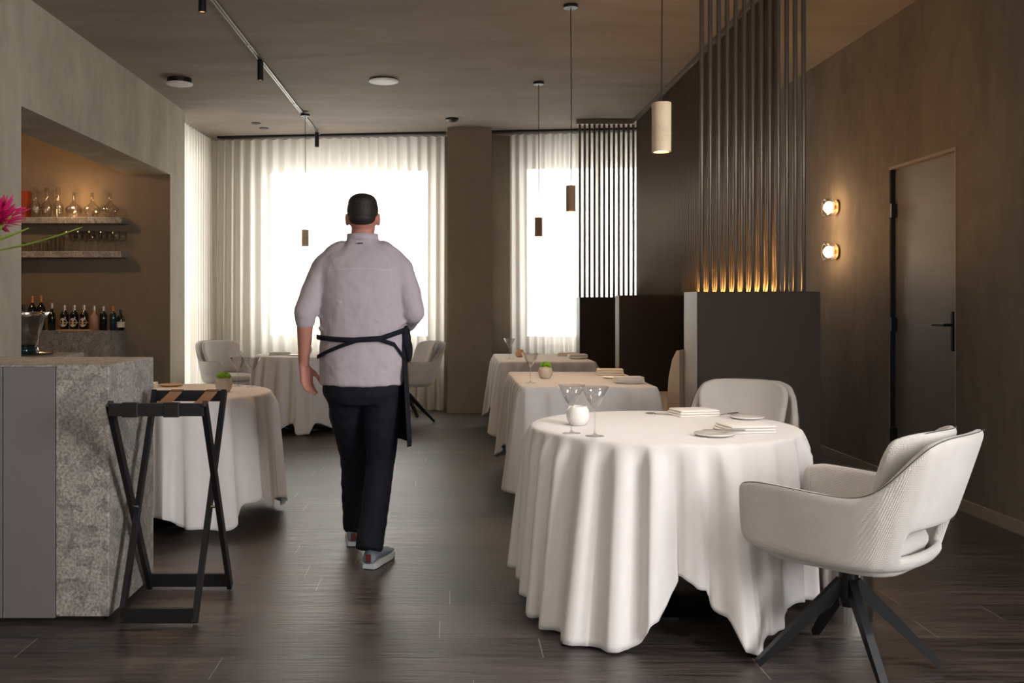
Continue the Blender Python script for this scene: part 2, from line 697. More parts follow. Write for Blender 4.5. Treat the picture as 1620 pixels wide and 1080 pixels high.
# left wall: thick, opening onto the bar between Y 6.225 and 9.535
bm = bmesh.new()
box(bm, -3.263, -2.82, -3.1, 6.225, 0, CEIL)
box(bm, -3.263, -2.82, 6.225, 9.535, 2.567, CEIL)
box(bm, -3.263, -2.82, 9.535, 10.05, 0, CEIL)
link('wall_left', bm, M['wall'], kind='structure')
bm = bmesh.new()
box(bm, -5.6, -3.263, 9.535, 9.75, 0, CEIL)
box(bm, -3.262, -2.822, 9.53, 9.5345, 0, 2.566)
box(bm, -5.7, -5.6, 5.2, 9.75, 0, CEIL)
box(bm, -5.6, -3.263, 5.2, 5.4, 0, CEIL)
link('wall_bar', bm, M['bar_wall'], kind='structure')

# right wall with door recess
DY0, DY1, DZ = 5.887, 6.78, 2.243
bm = bmesh.new()
box(bm, 3.136, 3.4, 1.75, DY0, 0, CEIL)
box(bm, 3.136, 3.4, -3.1, -0.55, 0, CEIL)
box(bm, 3.136, 3.4, -0.55, 1.75, 0, 0.92)  # opening added around the right fill lamp
box(bm, 3.136, 3.4, -0.55, 1.75, 2.88, CEIL)
box(bm, 3.136, 3.4, DY1, 12.6, 0, CEIL)
box(bm, 3.136, 3.4, DY0, DY1, DZ, CEIL)
link('wall_right', bm, M['wall_r'], kind='structure')
bm = bmesh.new()
box(bm, 3.124, 3.136, DY1, 12.0, 0, 0.075, 0.002)
box(bm, 3.124, 3.136, -3, DY0, 0, 0.075, 0.002)
link('baseboard_right', bm, M['doorframe'], kind='structure')

# door
dr = bpy.data.objects.new('door_1', None)
COL.objects.link(dr)
dr['kind'] = 'structure'
dr.location = (3.16, DY0, 0)
bm = bmesh.new()
box(bm, 0.01, 0.05, 0.012, DY1 - DY0 - 0.02, 0.005, DZ - 0.02, 0.002)
link('door_leaf', bm, M['door'], dr)
bm = bmesh.new()
box(bm, -0.026, 0.06, -0.002, 0.012, 0, DZ)
box(bm, -0.026, 0.06, 0.012, DY1 - DY0, DZ - 0.02, DZ)
link('door_frame', bm, M['doorframe'], dr)
bm = bmesh.new()
box(bm, -0.02, 0.06, DY1 - DY0 - 0.02, DY1 - DY0 - 0.008, 0, DZ - 0.02)
link('door_reveal', bm, M['black'], dr)
bm = bmesh.new()
box(bm, -0.012, 0.012, 0.06, 0.085, 0.97, 1.22, 0.002)
hp = link('handle_plate', bm, M['blackmetal'], dr)
bm = bmesh.new()
tube(bm, [(-0.01, 0.0725, 1.135), (-0.06, 0.0725, 1.135)], 0.009)
box(bm, -0.07, -0.05, 0.06, 0.21, 1.126, 1.144, 0.004)
link('lever', bm, M['blackmetal'], hp)
for z in (0.34, 1.12, 1.93):
    bm = bmesh.new()
    box(bm, -0.03, 0.011, DY1 - DY0 - 0.05, DY1 - DY0 - 0.02, z - 0.05, z + 0.05, 0.003)
    link('hinge', bm, M['blackmetal'], dr)

# far wall (slightly turned) with two windows, pillar, left bay window
FW = Matrix.Translation((0, wy(0, 0.28), 0)) @ Matrix.Rotation(WIN_A, 4, 'Z')


def wallbox(bm, x0, x1, z0, z1, y0=0.0, y1=0.22, bev=0):
    box(bm, x0, x1, y0, y1, z0, z1, bev, FW)


bm = bmesh.new()
WZ0, WZ1 = 0.80, 2.98
WA = (-2.36, -0.22)
WB = (0.86, 2.75)
wallbox(bm, -3.5, WA[0], 0, CEIL)
wallbox(bm, WA[1], WB[0], 0, CEIL)
wallbox(bm, WB[1], 3.4, 0, CEIL)
for a, b in (WA, WB):
    wallbox(bm, a, b, 0, WZ0)
    wallbox(bm, a, b, WZ1, CEIL)
link('wall_far', bm, M['wall_r'], kind='structure')
bm = bmesh.new()
box(bm, -3.6, -3.4, 9.6, 10.15, 0, CEIL)
box(bm, -3.6, -3.4, 10.15, 11.4, 0, 0.12)
box(bm, -3.6, -3.4, 10.15, 11.4, 3.05, CEIL)
box(bm, -3.6, -3.4, 11.4, 12.3, 0, CEIL)
link('wall_bay', bm, M['wall'], kind='structure')
bm = bmesh.new()
box(bm, -0.037, 0.477, 10.99, 11.7, 0, CEIL)
link('wall_pillar', bm, M['pillar'], kind='structure')
bm = bmesh.new()
box(bm, -0.042, 0.482, 10.978, 10.99, 0, 0.075, 0.002)
link('baseboard_far', bm, M['pillar'], kind='structure')
# curtain slot, a dark reveal line at the ceiling
bm = bmesh.new()
box(bm, -2.85, -0.05, -0.12, -0.02, CEIL - 0.022, CEIL, 0, Matrix.Translation((0, wy(0, 0.02), 0)) @ Matrix.Rotation(WIN_A, 4, 'Z'))
box(bm, 0.49, 3.1, -0.12, -0.02, CEIL - 0.022, CEIL, 0, Matrix.Translation((0, wy(0, 0.02), 0)) @ Matrix.Rotation(WIN_A, 4, 'Z'))
link('trim_curtain_rail', bm, M['black'], kind='structure')


def window(n, x0, x1, mull):
    r = bpy.data.objects.new('window_%d' % n, None)
    COL.objects.link(r)
    r['kind'] = 'structure'
    bm = bmesh.new()
    f = 0.07
    a, b = 0.05, 0.12
    wallbox(bm, x0, x0 + f, WZ0, WZ1, a, b, 0.004)
    wallbox(bm, x1 - f, x1, WZ0, WZ1, a, b, 0.004)
    wallbox(bm, x0 + f, x1 - f, WZ1 - f, WZ1, a, b, 0.004)
    wallbox(bm, x0 + f, x1 - f, WZ0, WZ0 + f, a, b, 0.004)
    for m_ in mull:
        wallbox(bm, m_ - 0.045, m_ + 0.045, WZ0 + f, WZ1 - f, a + 0.005, b - 0.005, 0.003)
    link('window_frame', bm, M['frame'], r)
    bm = bmesh.new()
    wallbox(bm, x0 - 0.02, x1 + 0.02, WZ0 - 0.03, WZ0, -0.06, 0.1, 0.004)
    link('window_sill', bm, M['frame'], r)
    bm = bmesh.new()
    wallbox(bm, x0 + f, x1 - f, WZ0 + f, WZ1 - f, 0.083, 0.089)
    link('pane', bm, M['pane'], r)


window(1, WA[0], WA[1], (-1.62, -0.93))
window(2, WB[0], WB[1], (1.8,))
r = bpy.data.objects.new('window_3', None)
COL.objects.link(r)
r['kind'] = 'structure'
bm = bmesh.new()
for y0, y1, z0, z1 in ((10.15, 10.22, 0.12, 3.05), (11.33, 11.4, 0.12, 3.05), (10.22, 11.33, 0.12, 0.19), (10.22, 11.33, 2.98, 3.05), (10.22, 11.33, 1.0, 1.06)):
    box(bm, -3.52, -3.46, y0, y1, z0, z1, 0.003)
link('window_frame', bm, M['frame'], r)
bm = bmesh.new()
box(bm, -3.494, -3.488, 10.22, 11.33, 0.19, 2.98)
link('pane', bm, M['pane'], r)
# wall behind the photographer
bm = bmesh.new()
box(bm, -3.3, 3.4, -3.3, -3.1, 0, CEIL)
link('wall_back', bm, M['wall'], kind='structure')


# curtains
def curtain(name, pts, label, wl=0.13, amp=0.032, seed=1, ztop=CEIL - 0.045):
    pts = [Vector((p[0], p[1], 0)) for p in pts]
    segs = []
    L = 0
    for a, b in zip(pts, pts[1:]):
        segs.append((L, (b - a).length, a, (b - a).normalized()))
        L += (b - a).length
    n = int(L / 0.009)
    rows = [0, .02, .05, .1, .18, .3, .45, .6, .75, .86, .93, .97, .99, 1.0]
    bm = bmesh.new()
    grid = []
    rnd = random.Random(seed)
    ph = 0
    phs = []
    for i in range(n + 1):
        s = L * i / n
        e = min(s, L - s)
        w = wl * (0.62 + 0.38 * min(1, e / 0.45)) * (1 + 0.14 * sin(s * 3.1 + seed))
        phs.append((s, ph))
        ph += 2 * pi * (L / n) / w
    for t in rows:
        row = []
        for s, ph in phs:
            sg = [g for g in segs if s >= g[0] - 1e-6][-1]
            p = sg[2] + sg[3] * (s - sg[0])
            nrm = Vector((-sg[3].y, sg[3].x, 0))
            a = amp * (1 + 0.55 * t * noise1(s * 5, seed) + 0.25 * t)
            drift = 0.05 * t * noise1(s * 3.3, seed + 4)
            off = a * sin(ph + drift * 18 + 0.35 * t * noise1(s * 9, seed + 7))
            if t > 0.93:
                off -= 0.05 * (t - 0.93) / 0.07 * (0.6 + 0.5 * noise1(s * 7, seed))
            q = p + nrm * off + sg[3] * drift
            row.append(bm.verts.new((q.x, q.y, ztop + (0.006 - ztop) * t)))
        grid.append(row)
    for a, b in zip(grid, grid[1:]):
        for i in range(n):
            bm.faces.new((a[i], a[i + 1], b[i + 1], b[i]))
    o = link(name, bm, M['curtain'], smooth=True)
    tag(o, label, 'curtain')
    return o


curtain('curtain', [(-2.97, 10.12), (-2.93, 11.5)], 'sheer white curtain in front of the side window at the far left corner', seed=2, wl=0.12)
curtain('curtain', [(-2.96, wy(-2.96, -0.04)), (-0.075, wy(-0.075, -0.04))], 'wide sheer curtain across the big far window behind the walking person', seed=5)
curtain('curtain', [(0.70, wy(0.70, -0.04)), (3.0, wy(3.0, -0.04))], 'sheer curtain across the right far window, behind the slat screen', seed=9)

# pale building outside, faintly seen through the right window
bm = bmesh.new()
box(bm, 0.2, 8, 22, 26, -3, 1.75)
for i in range(5):
    box(bm, 0.9 + i * 1.2, 1.5 + i * 1.2, 21.9, 22, 0.2, 1.2)
tag(link('street_building', bm, M['concrete']), 'pale low building outside the right far window', 'building')

# ================================================================== CEILING FITTINGS
t = thing('track_light_rail', 'long dark ceiling track running from the front to the far curtain', 'light track', (-1.58, 5.2, CEIL))
bm = bmesh.new()
box(bm, -0.017, 0.017, 0, 6.15, -0.022, 0)
link('rail', bm, M['track'], t)
bm = bmesh.new()
box(bm, -0.006, 0.006, 0.01, 6.14, -0.024, -0.0221)
link('slot', bm, M['black'], t)
for y in (2.2, 4.4, 5.65):
    bm = bmesh.new()
    box(bm, -0.018, 0.018, y, y + 0.03, -0.026, -0.0225)
    link('connector', bm, M['track'], t)
SPOTG = 'black track spotlights'
for y, lab in ((6.03, 'black cylindrical spotlight at the top left edge of the photo, nearest on the ceiling track'),
               (7.87, 'black cylindrical spotlight at the middle of the ceiling track'),
               (11.2, 'black cylindrical spotlight at the far end of the ceiling track by the curtain')):
    t = thing('track_spotlight', lab, 'spotlight', (-1.58, y, CEIL - 0.024), group=SPOTG)
    bm = bmesh.new()
    box(bm, -0.02, 0.02, -0.03, 0.03, -0.02, 0, 0.003)
    link('adapter', bm, M['blackmetal'], t)
    link('housing', LB([(0, -0.02), (0.024, -0.02), (0.025, -0.165), (0.021, -0.165), (0.02, -0.155), (0, -0.155)], 20), M['blackmetal'], t, smooth=False)
    link('lens', LB([(0, -0.1545), (0.019, -0.1545), (0.019, -0.158), (0, -0.158)], 16), emit('spot lens', (255, 190, 120), 1.6), t)
for x, y, r, lab in ((-2.46, 8.6, 0.12, 'round white ceiling speaker with a dark rim, near the left wall'), (-0.61, 8.64, 0.135, 'flat round white ceiling disc in the middle of the ceiling')):
    t = thing('ceiling_disc', lab, 'ceiling fitting', (x, y, CEIL))
    dk = 0.045 if r < 0.13 else 0.012
    link('rim', LB([(0, 0), (r - 0.012, 0), (r - 0.012, -dk), (0, -dk)], 40), M['black'], t)
    link('cover', LB([(0, -dk - 0.0), (r, -dk), (r, -dk - 0.008), (r * 0.8, -dk - 0.014), (0, -dk - 0.016)], 40), M['white'], t, smooth=False)
for x, y, lab in ((-2.2, 10.72, 'small dark recessed ceiling hole, left one of the pair'), (-2.17, 11.02, 'small dark recessed ceiling hole, right one of the pair')):
    tag(link('recessed_downlight', LB([(0, 0), (0.055, 0), (0.055, -0.005), (0.03, -0.006), (0, -0.006)], 24), M['black'], loc=(x, y, CEIL)), lab, 'downlight', 'pair of small recessed downlights')
tag(link('smoke_detector', LB([(0, 0), (0.07, 0), (0.072, -0.02), (0.045, -0.035), (0.02, -0.04), (0, -0.04)], 28), M['blackmetal'], loc=(0.014, 10.45, CEIL)), 'small black detector on the ceiling above the pillar', 'smoke detector')


def point(name, loc, e, col, r=0.03, parent=None, spot=None):
    d = bpy.data.lights.new(name, 'SPOT' if spot else 'POINT')
    d.energy = e
    d.color = col
    d.shadow_soft_size = r
    if spot:
        d.spot_size = R_(spot)
        d.spot_blend = 0.8
    o = bpy.data.objects.new(name, d)
    COL.objects.link(o)
    o.location = loc
    if parent:
        o.parent = parent
    return o


def pendant(x, y, zb, h, r, label, mat, e, col=(1, 0.66, 0.36), ztop=CEIL):
    t = thing('pendant_lamp', label, 'pendant lamp', (x, y, zb), group='cylindrical pendant lamps')
    link('lamp_shade', LB([(0, h), (r, h), (r, 0), (r - 0.008, 0), (r - 0.008, h - 0.05), (0, h - 0.05)], 32), mat, t)
    bm = bmesh.new()
    H = ztop - zb
    tube(bm, [(0, 0, h), (0.003, 0, h + (H - h) * 0.4), (0, 0, H)], 0.003, 6)
    link('cord', bm, M['blackmetal'], t)
    link('canopy', LB([(0, H), (0.05, H), (0.05, H - 0.022), (0, H - 0.022)], 24), M['blackmetal'], t)
    link('bulb', LB([(0, 0.016), (r - 0.0085, 0.016), (r - 0.0085, 0.008), (0, 0.008)], 24), M['bulb'], t)
    point('lamp_light', (0, 0, -0.01), e, col, 0.03, t, spot=130)
    return t


pendant(0.905, 4.07, 1.92, 0.21, 0.041, 'large pale travertine pendant lamp over the front round table', M['travertine'], 34, (1, 0.86, 0.72))
pendant(0.821, 6.48, 1.90, 0.175, 0.033, 'brown stone pendant lamp over the middle rectangular table', M['trav2'], 30)
pendant(0.81, 8.74, 1.89, 0.172, 0.035, 'brown stone pendant lamp hanging lower left of the others, over the far rectangular table', M['trav2'], 14)
pendant(-1.55, 10.1, 1.88, 0.175, 0.038, 'pale pendant lamp hanging from the track by the left window', M['travertine'], 4, ztop=CEIL - 0.024)
# the lamp over the left round table hangs outside the opening line of the track
s = point('spot_light', (-1.58, 6.03, 3.1), 80, (1, 0.66, 0.40), 0.02, None, spot=60)
s.rotation_euler = (R_(-16), R_(0), 0)

# assumed ceiling spotlights out of view, added to light the front table and chair
for sx, sy, tx, ty, e in ((-0.2, 1.6, 0.9, 3.9, 50), (2.3, 1.9, 1.35, 3.5, 30)):
    t = thing('track_spotlight', 'assumed, unseen black ceiling spotlight in front of the picture, aimed at the round table from the %s' % ('left' if sx < 0 else 'right'), 'spotlight', (sx, sy, CEIL), group=SPOTG)
    link('housing', LB([(0, 0), (0.025, 0), (0.025, -0.14), (0, -0.14)], 20), M['blackmetal'], t)
    l = point('lamp_light', (0, 0, -0.16), e, (1, 0.97, 0.95), 0.05, t, spot=58)
    l.rotation_euler = (Vector((tx - sx, ty - sy, 0.55 - CEIL + 0.16))).to_track_quat('-Z', 'Y').to_euler()
t = thing('track_spotlight', 'assumed black ceiling spotlight above the granite counter, out of the picture', 'spotlight', (-1.75, 4.9, CEIL), group=SPOTG)  # assumed unseen spotlight, added for the warm light on counter top and floor
link('housing', LB([(0, 0), (0.025, 0), (0.025, -0.14), (0, -0.14)], 20), M['blackmetal'], t)
l = point('lamp_light', (0, 0, -0.16), 60, (1, 0.66, 0.42), 0.02, t, spot=48)
l.rotation_euler = Vector((0.4, -0.85, -2.3)).to_track_quat('-Z', 'Y').to_euler()
# sconces on the right wall
for z, lab in ((2.05, 'upper round glass wall lamp, lit, left of the door'), (1.69, 'lower round glass wall lamp, lit, left of the door')):
    t = thing('wall_lamp', lab, 'wall lamp', (3.136, 7.69, z), group='pair of glass wall lamps')
    link('wall_plate', LB([(0, -0.001), (0.06, -0.001), (0.06, -0.016), (0.018, -0.018), (0.018, -0.05), (0, -0.05)], 28, axis='x'), simple('wall plate bronze', (150, 112, 76), 0.4, metal=0.6), t)
    link('bulb', LB([(0, -0.052), (0.045, -0.052), (0.048, -0.07), (0.04, -0.09), (0, -0.095)], 24, axis='x'), M['bulb2'], t, smooth=True)
    link('glass_ring', LB([(0.05, -0.045), (0.072, -0.045), (0.074, -0.055), (0.074, -0.098), (0.068, -0.105), (0.052, -0.105), (0.05, -0.045)], 36, axis='x'), M['glass'], t, smooth=True)
    point('lamp_light', (-0.13, 0, 0), 4.2, (1, 0.66, 0.38), 0.03, t)

# ================================================================== BAR
t = thing('bar_counter', 'grey speckled granite bar counter in the left foreground', 'bar counter', (-1.36, 3.772, 0))
bm = bmesh.new()
box(bm, -0.212, 0, 0, 0.568, 0.025, 1.026, 0.004)
box(bm, -1.44, -0.212, 0.0, 0.568, 1.018, 1.026, 0.001)
box(bm, -1.44, -0.212, 0.03, 0.568, 0.025, 1.017)
link('stone_body', bm, M['granite'], t)
for i, (a, b) in enumerate(((-0.42, -0.214), (-0.9, -0.424), (-1.4, -0.904))):
    bm = bmesh.new()
    box(bm, a, b, -0.002, 0.029, 0.02, 1.0175, 0.001)
    link('front_panel', bm, M['panel'], t)
bm = bmesh.new()
box(bm, -1.42, -0.03, 0.03, 0.54, 0, 0.024)
link('plinth', bm, M['black'], t)
t = thing('bar_station', 'pale stone bar surface behind the counter, inside the wall opening', 'bar counter', (-3.3, 7.0, 0))
bm = bmesh.new()
box(bm, -0.9, 0.40, -0.5, 0.5, 0.845, 0.885, 0.003)
link('worktop', bm, M['granite'], t)
bm = bmesh.new()
box(bm, -0.88, 0.38, -0.48, 0.48, 0, 0.844)
link('body', bm, M['bar_wall'], t)
t = thing('back_bar_cabinet', 'low granite cabinet below the glass shelves, with bottles on top', 'cabinet', (-3.263, 9.05, 0))
bm = bmesh.new()
box(bm, -2.0, -0.0, 0.0, 0.48, 0.0, 1.0)
link('body', bm, M['granite'], t)
bm = bmesh.new()
box(bm, -2.0, -0.0, -0.004, 0.48, 1.0005, 1.01)
link('top', bm, M['granite'], t)
for x in (-0.55, -1.2):
    bm = bmesh.new()
    box(bm, x - 0.6, x + 0.02, -0.012, -0.0005, 0.06, 0.97, 0.002)
    link('cabinet_door', bm, M['granite'], t)
SH = []
for zt, lab in ((2.122, 'upper stone wall shelf holding glass decanters'), (1.786, 'lower stone wall shelf holding drinking glasses')):
    bm = bmesh.new()
    box(bm, -4.9, -3.24, 9.33, 9.534, zt - 0.062, zt, 0.004)
    tag(link('wall_shelf', bm, M['granite']), lab, 'shelf')
point('shelf_light', (-3.72, 9.28, 2.30), 5, (1, 0.6, 0.28), 0.05)
point('assumed_bar_light', (-4.1, 8.0, 2.7), 30, (1, 0.66, 0.38), 0.06)  # assumed lamp without fixture, added to light the shelf fronts and bottles


def PX(px, Y):
    return (px - 713) / 1500 * Y


def ordn(i):
    return ('leftmost', 'second from left', 'third from left', 'fourth from left', 'fifth from left', 'sixth from left', 'seventh from left', 'eighth from left', 'ninth from left')[i]


for i, px in enumerate((56, 74, 92)):
    pr = [(0, 0), (0.035, 0.0), (0.04, 0.01), (0.055, 0.095), (0.05, 0.125), (0.022, 0.165), (0.02, 0.18), (0.024, 0.3), (0.021, 0.3), (0.017, 0.18), (0.019, 0.165), (0.047, 0.122), (0.052, 0.095), (0.037, 0.012), (0, 0.008)]
    o = link('decanter', LB(pr, 24), M['glass'], smooth=True, loc=(PX(px, 9.43), 9.43, 2.122))
    tag(o, 'tall straight necked glass decanter on the upper shelf, %s of the narrow three' % ('leftmost', 'middle', 'rightmost')[i], 'decanter', 'narrow decanters on the upper shelf')
for i, px in enumerate((117, 146, 174)):
    pr = [(0, 0), (0.04, 0.0), (0.05, 0.008), (0.083, 0.075), (0.078, 0.1), (0.03, 0.14), (0.015, 0.17), (0.016, 0.25), (0.013, 0.25), (0.012, 0.17), (0.028, 0.137), (0.075, 0.098), (0.08, 0.075), (0.048, 0.012), (0, 0.008)]
    o = link('decanter', LB(pr, 28), M['glass'], smooth=True, loc=(PX(px, 9.43), 9.43, 2.122))
    tag(o, 'wide bellied glass decanter on the upper shelf, %s of the wide three' % ('leftmost', 'middle', 'rightmost')[i], 'decanter', 'wide decanters on the upper shelf')
bm = bmesh.new()
box(bm, PX(33, 9.45), PX(45.5, 9.45), 9.4, 9.5, 2.122, 2.39, 0.002)
tag(link('gift_box', bm, M['redbox']), 'upright rust red box at the left end of the upper shelf', 'box')
for i in range(6):
    pr = [(0, 0), (0.02, 0), (0.022, 0.09), (0.0205, 0.09), (0.0185, 0.008), (0, 0.008)]
    o = link('tumbler', LB(pr, 16), M['glass'], smooth=True, loc=(PX(39 + i * 6.6, 9.4), 9.4 + 0.03 * (i % 2), 1.786))
    tag(o, 'short clear tumbler on the lower shelf, %s of six' % ordn(i), 'tumbler', 'short tumblers on the lower shelf')
for i in range(4):
    pr = [(0, 0), (0.021, 0), (0.023, 0.15), (0.0215, 0.15), (0.0195, 0.008), (0, 0.008)]
    o = link('tall_glass', LB(pr, 16), M['glass'], smooth=True, loc=(PX(77.5 + i * 7.0, 9.42), 9.42, 1.786))
    tag(o, 'tall straight clear glass on the lower shelf, %s of four' % ordn(i), 'glass', 'tall glasses on the lower shelf')
for i in range(5):
    for j in (0, 1):
        pr = [(0, 0), (0.03, 0), (0.03, 0.002), (0.004, 0.006), (0.0035, 0.095), (0.03, 0.115), (0.046, 0.145), (0.038, 0.205), (0.0365, 0.205), (0.0445, 0.145), (0.028, 0.118), (0, 0.1)]
        o = link('wine_glass', LB(pr, 20), M['glass'], smooth=True, loc=(PX(107 + i * 19.5 + j * 6, 9.42), 9.38 + j * 0.09, 1.786))
        tag(o, 'stemmed wine glass on the lower shelf, %s in the %s row' % (ordn(i), ('front', 'back')[j]), 'wine glass', 'wine glasses on the lower shelf')


def bottle(px, Y, h, r, glass, cap, label, lab=None, shoulder=0.62, group=None):
    t = thing('wine_bottle', label, 'bottle', (PX(px, Y), Y, 1.01), group=group)
    s = h * shoulder
    link('glass_body', LB([(0, 0), (r, 0), (r, s), (r * 0.8, s + h * 0.07), (r * 0.36, s + h * 0.14), (r * 0.34, h * 0.99), (0, h * 0.99)], 20), glass, t, smooth=True)
    link('capsule', LB([(r * 0.40, h * 0.80), (r * 0.41, h), (0, h), ], 16), cap, t)
    if lab == 'disc':
        bm = bmesh.new()
        n = 24
        c = bm.verts.new((0, -r * 1.03, h * 0.32))
        ring = []
        for k in range(n):
            a = 2 * pi * k / n
            x = 0.85 * r * cos(a)
            ring.append(bm.verts.new((x, -math.sqrt(max(0, (r * 1.03) ** 2 - x * x)), h * 0.32 + r * 1.05 * sin(a))))
        for k in range(n):
            bm.faces.new((c, ring[k], ring[(k + 1) % n]))
        link('label', bm, M['label'], t)
        link('band', LB([(r * 1.01, h * 0.3), (r * 1.01, h * 0.33)], 24), M['goldband'], t)
    elif lab == 'wrap':
        link('label', LB([(r * 1.01, h * 0.15), (r * 1.01, h * 0.42)], 24), M['label'], t)
    return t


BG = 'bottles on the back bar cabinet'
bottle(37, 9.25, 0.25, 0.036, M['wineglass'], M['blackmetal'], 'dark bottle at the left end, half hidden by the wall edge', 'wrap', group=BG)
bottle(51, 9.2, 0.335, 0.04, M['wineglass'], M['amber'], 'tall dark wine bottle with a copper capsule, left of the two', None, group=BG)
bottle(65, 9.2, 0.34, 0.04, M['wineglass'], M['amber'], 'tall dark wine bottle with a copper capsule, right of the two', None, group=BG)
bottle(82, 9.2, 0.265, 0.036, M['wineglass'], M['silver'], 'dark bottle with a pale capsule just right of the ice bucket', None, 0.55, group=BG)
for i, px in enumerate((102, 117.5, 133)):
    bottle(px, 9.17, 0.245, 0.041, M['wineglass'], M['silver'], 'black squat bottle with a round cream label, %s of the three' % ('left', 'middle', 'right')[i], 'disc', group=BG)
bottle(149, 9.16, 0.24, 0.042, M['pink'], M['silver'], 'pale rose bottle with a silver cap', None, 0.55, group=BG)
bottle(163.5, 9.2, 0.235, 0.036, M['wineglass'], M['silver'], 'dark bottle with a bright silver cap next to the rose one', None, group=BG)
bottle(179, 9.2, 0.235, 0.033, M['teal'], M['amber'], 'dark teal bottle with an orange stopper', None, group=BG)
bottle(191, 9.2, 0.20, 0.036, M['wineglass'], M['blackmetal'], 'short dark bottle at the right end of the cabinet', 'wrap', group=BG)
bm = bmesh.new()
box(bm, PX(93, 9.1), PX(146, 9.1), 9.07, 9.115, 1.01, 1.022, 0.002)
tag(link('wooden_board', bm, M['oak']), 'thin pale wooden board lying in front of the round label bottles', 'board')

# champagne bucket and tray
t = thing('ice_bucket', 'large polished metal ice bucket with flared rim beside the wall edge', 'ice bucket', (-3.24, 7.2, 0.895))
bm = LB([(0.0, 0.06), (0.09, 0.06), (0.105, 0.075), (0.125, 0.18), (0.15, 0.27), (0.185, 0.315), (0.18, 0.318), (0.142, 0.272), (0.118, 0.18), (0.095, 0.08), (0, 0.07)], 40, lobes=4, amp=0.02)
link('bowl', bm, M['steel'], t, smooth=True)
link('base', LB([(0, 0), (0.1, 0), (0.108, 0.012), (0.105, 0.05), (0.085, 0.06), (0, 0.06)], 36), M['teal'], t, smooth=True)
tag(link('serving_tray', LB([(0, 0), (0.165, 0), (0.175, 0.01), (0.17, 0.01), (0.16, 0.004), (0, 0.004)], 40), M['brushed'], loc=(-3.2, 7.2, 0.885)), 'round pale tray under the metal ice bucket', 'tray')
bpy.data.objects['ice_bucket'].location.z = 0.890

# flower in a vase on the counter
VX, VY = -2.06, 4.07
t = thing('flower_vase', 'vase of magenta flower and long leaves at the left edge', 'flower vase', (VX, VY, 1.026))
link('vase', LB([(0, 0), (0.05, 0), (0.06, 0.05), (0.045, 0.2), (0.05, 0.24), (0.045, 0.24), (0.038, 0.2), (0.052, 0.05), (0, 0.01)], 28), M['stoneware'], t, smooth=True)
bm = bmesh.new()
tube(bm, [(0, 0, 0.02), (0.02, 0, 0.35), (0.1, 0, 0.56)], 0.009, 8)
link('stem', bm, M['leaf'], t, smooth=True)


def blade(bm, base, direction, L, w, curl=0.2, up=(0, 0, 1)):
    base = Vector(base)
    d = Vector(direction).normalized()
    s = d.cross(Vector(up))
    if s.length < 0.1:
        s = Vector((1, 0, 0))
    s.normalize()
    u = s.cross(d).normalized()
    prev = None
    n = 7
    for i in range(n + 1):
        t_ = i / n
        p = base + d * (L * t_) + u * (curl * L * t_ * t_)
        ww = w * (sin(pi * min(1, t_ * 0.85 + 0.12)) ** 0.8)
        row = [bm.verts.new(p - s * ww), bm.verts.new(p + u * (-ww * 0.35)), bm.verts.new(p + s * ww)]
        if prev:
            for k in (0, 1):
                bm.faces.new((prev[k], prev[k + 1], row[k + 1], row[k]))
        prev = row


rnd = random.Random(3)
bm = bmesh.new()
for i in range(90):
    th = rnd.uniform(0, 2 * pi)
    el = rnd.uniform(-0.35, 1.3)
    d = Vector((cos(th) * cos(el), sin(th) * cos(el), sin(el)))
    d = (d + Vector((0.25, 0, 0))).normalized()
    blade(bm, Vector((0.11, 0, 0.60)) + d * 0.015, d, rnd.uniform(0.07, 0.125) * (1 if el < 0.8 else 0.8) * 1.08, 0.013, rnd.uniform(-0.1, 0.2))
o = link('flower_head', bm, M['magenta'], t, smooth=True)
mods(o, solid=0.0015)
bm = bmesh.new()
for d, L, w, c in (((0.93, 0.0, 0.32), 0.20, 0.018, 0.02), ((0.9, 0.05, 0.12), 0.46, 0.013, 0.12), ((0.7, -0.1, 0.7), 0.2, 0.016, 0.0), ((-0.8, 0.1, 0.4), 0.25, 0.02, 0.0)):
    blade(bm, (0.02 if L > 0.3 else 0.06, 0, 0.46 if L > 0.3 else 0.5), d, L, w, c)
o = link('leaf', bm, M['leaf'], t, smooth=True)
mods(o, solid=0.002)


# ================================================================== SLAT SCREENS + PARTITIONS
PT = 1.34
for i, (x0, x1, y0, y1, lab) in enumerate((
        (1.456, 2.184, 5.60, 5.90, 'dark brown half height partition behind the front chair, nearest of three'),
        (1.424, 2.0, 8.0, 8.18, 'dark brown half height partition in the middle, between the two rectangular tables'),
        (1.42, 2.0, 10.42, 10.69, 'dark brown half height partition farthest back by the right window'))):
    bm = bmesh.new()
    box(bm, x0, x1, y0, y1, 0, PT, 0.003)
    o = link('booth_partition', bm, M['laminate'])
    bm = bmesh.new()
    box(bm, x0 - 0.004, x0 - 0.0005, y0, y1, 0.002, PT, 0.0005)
    link('end_sheen', bm, M['edge'], o)  # paler sheet on the end face, window sheen put into its colour
    tag(o, lab, 'partition', 'half height booth partitions')
bm = bmesh.new()
box(bm, 2.0, 2.145, 5.9, 8.0, 0, PT)
box(bm, 2.0, 2.145, 8.0, 10.69, 0, PT)
tag(link('low_wall', bm, M['laminate']), 'long dark low wall running back behind the booths under the slats', 'low wall')

slat_me = None


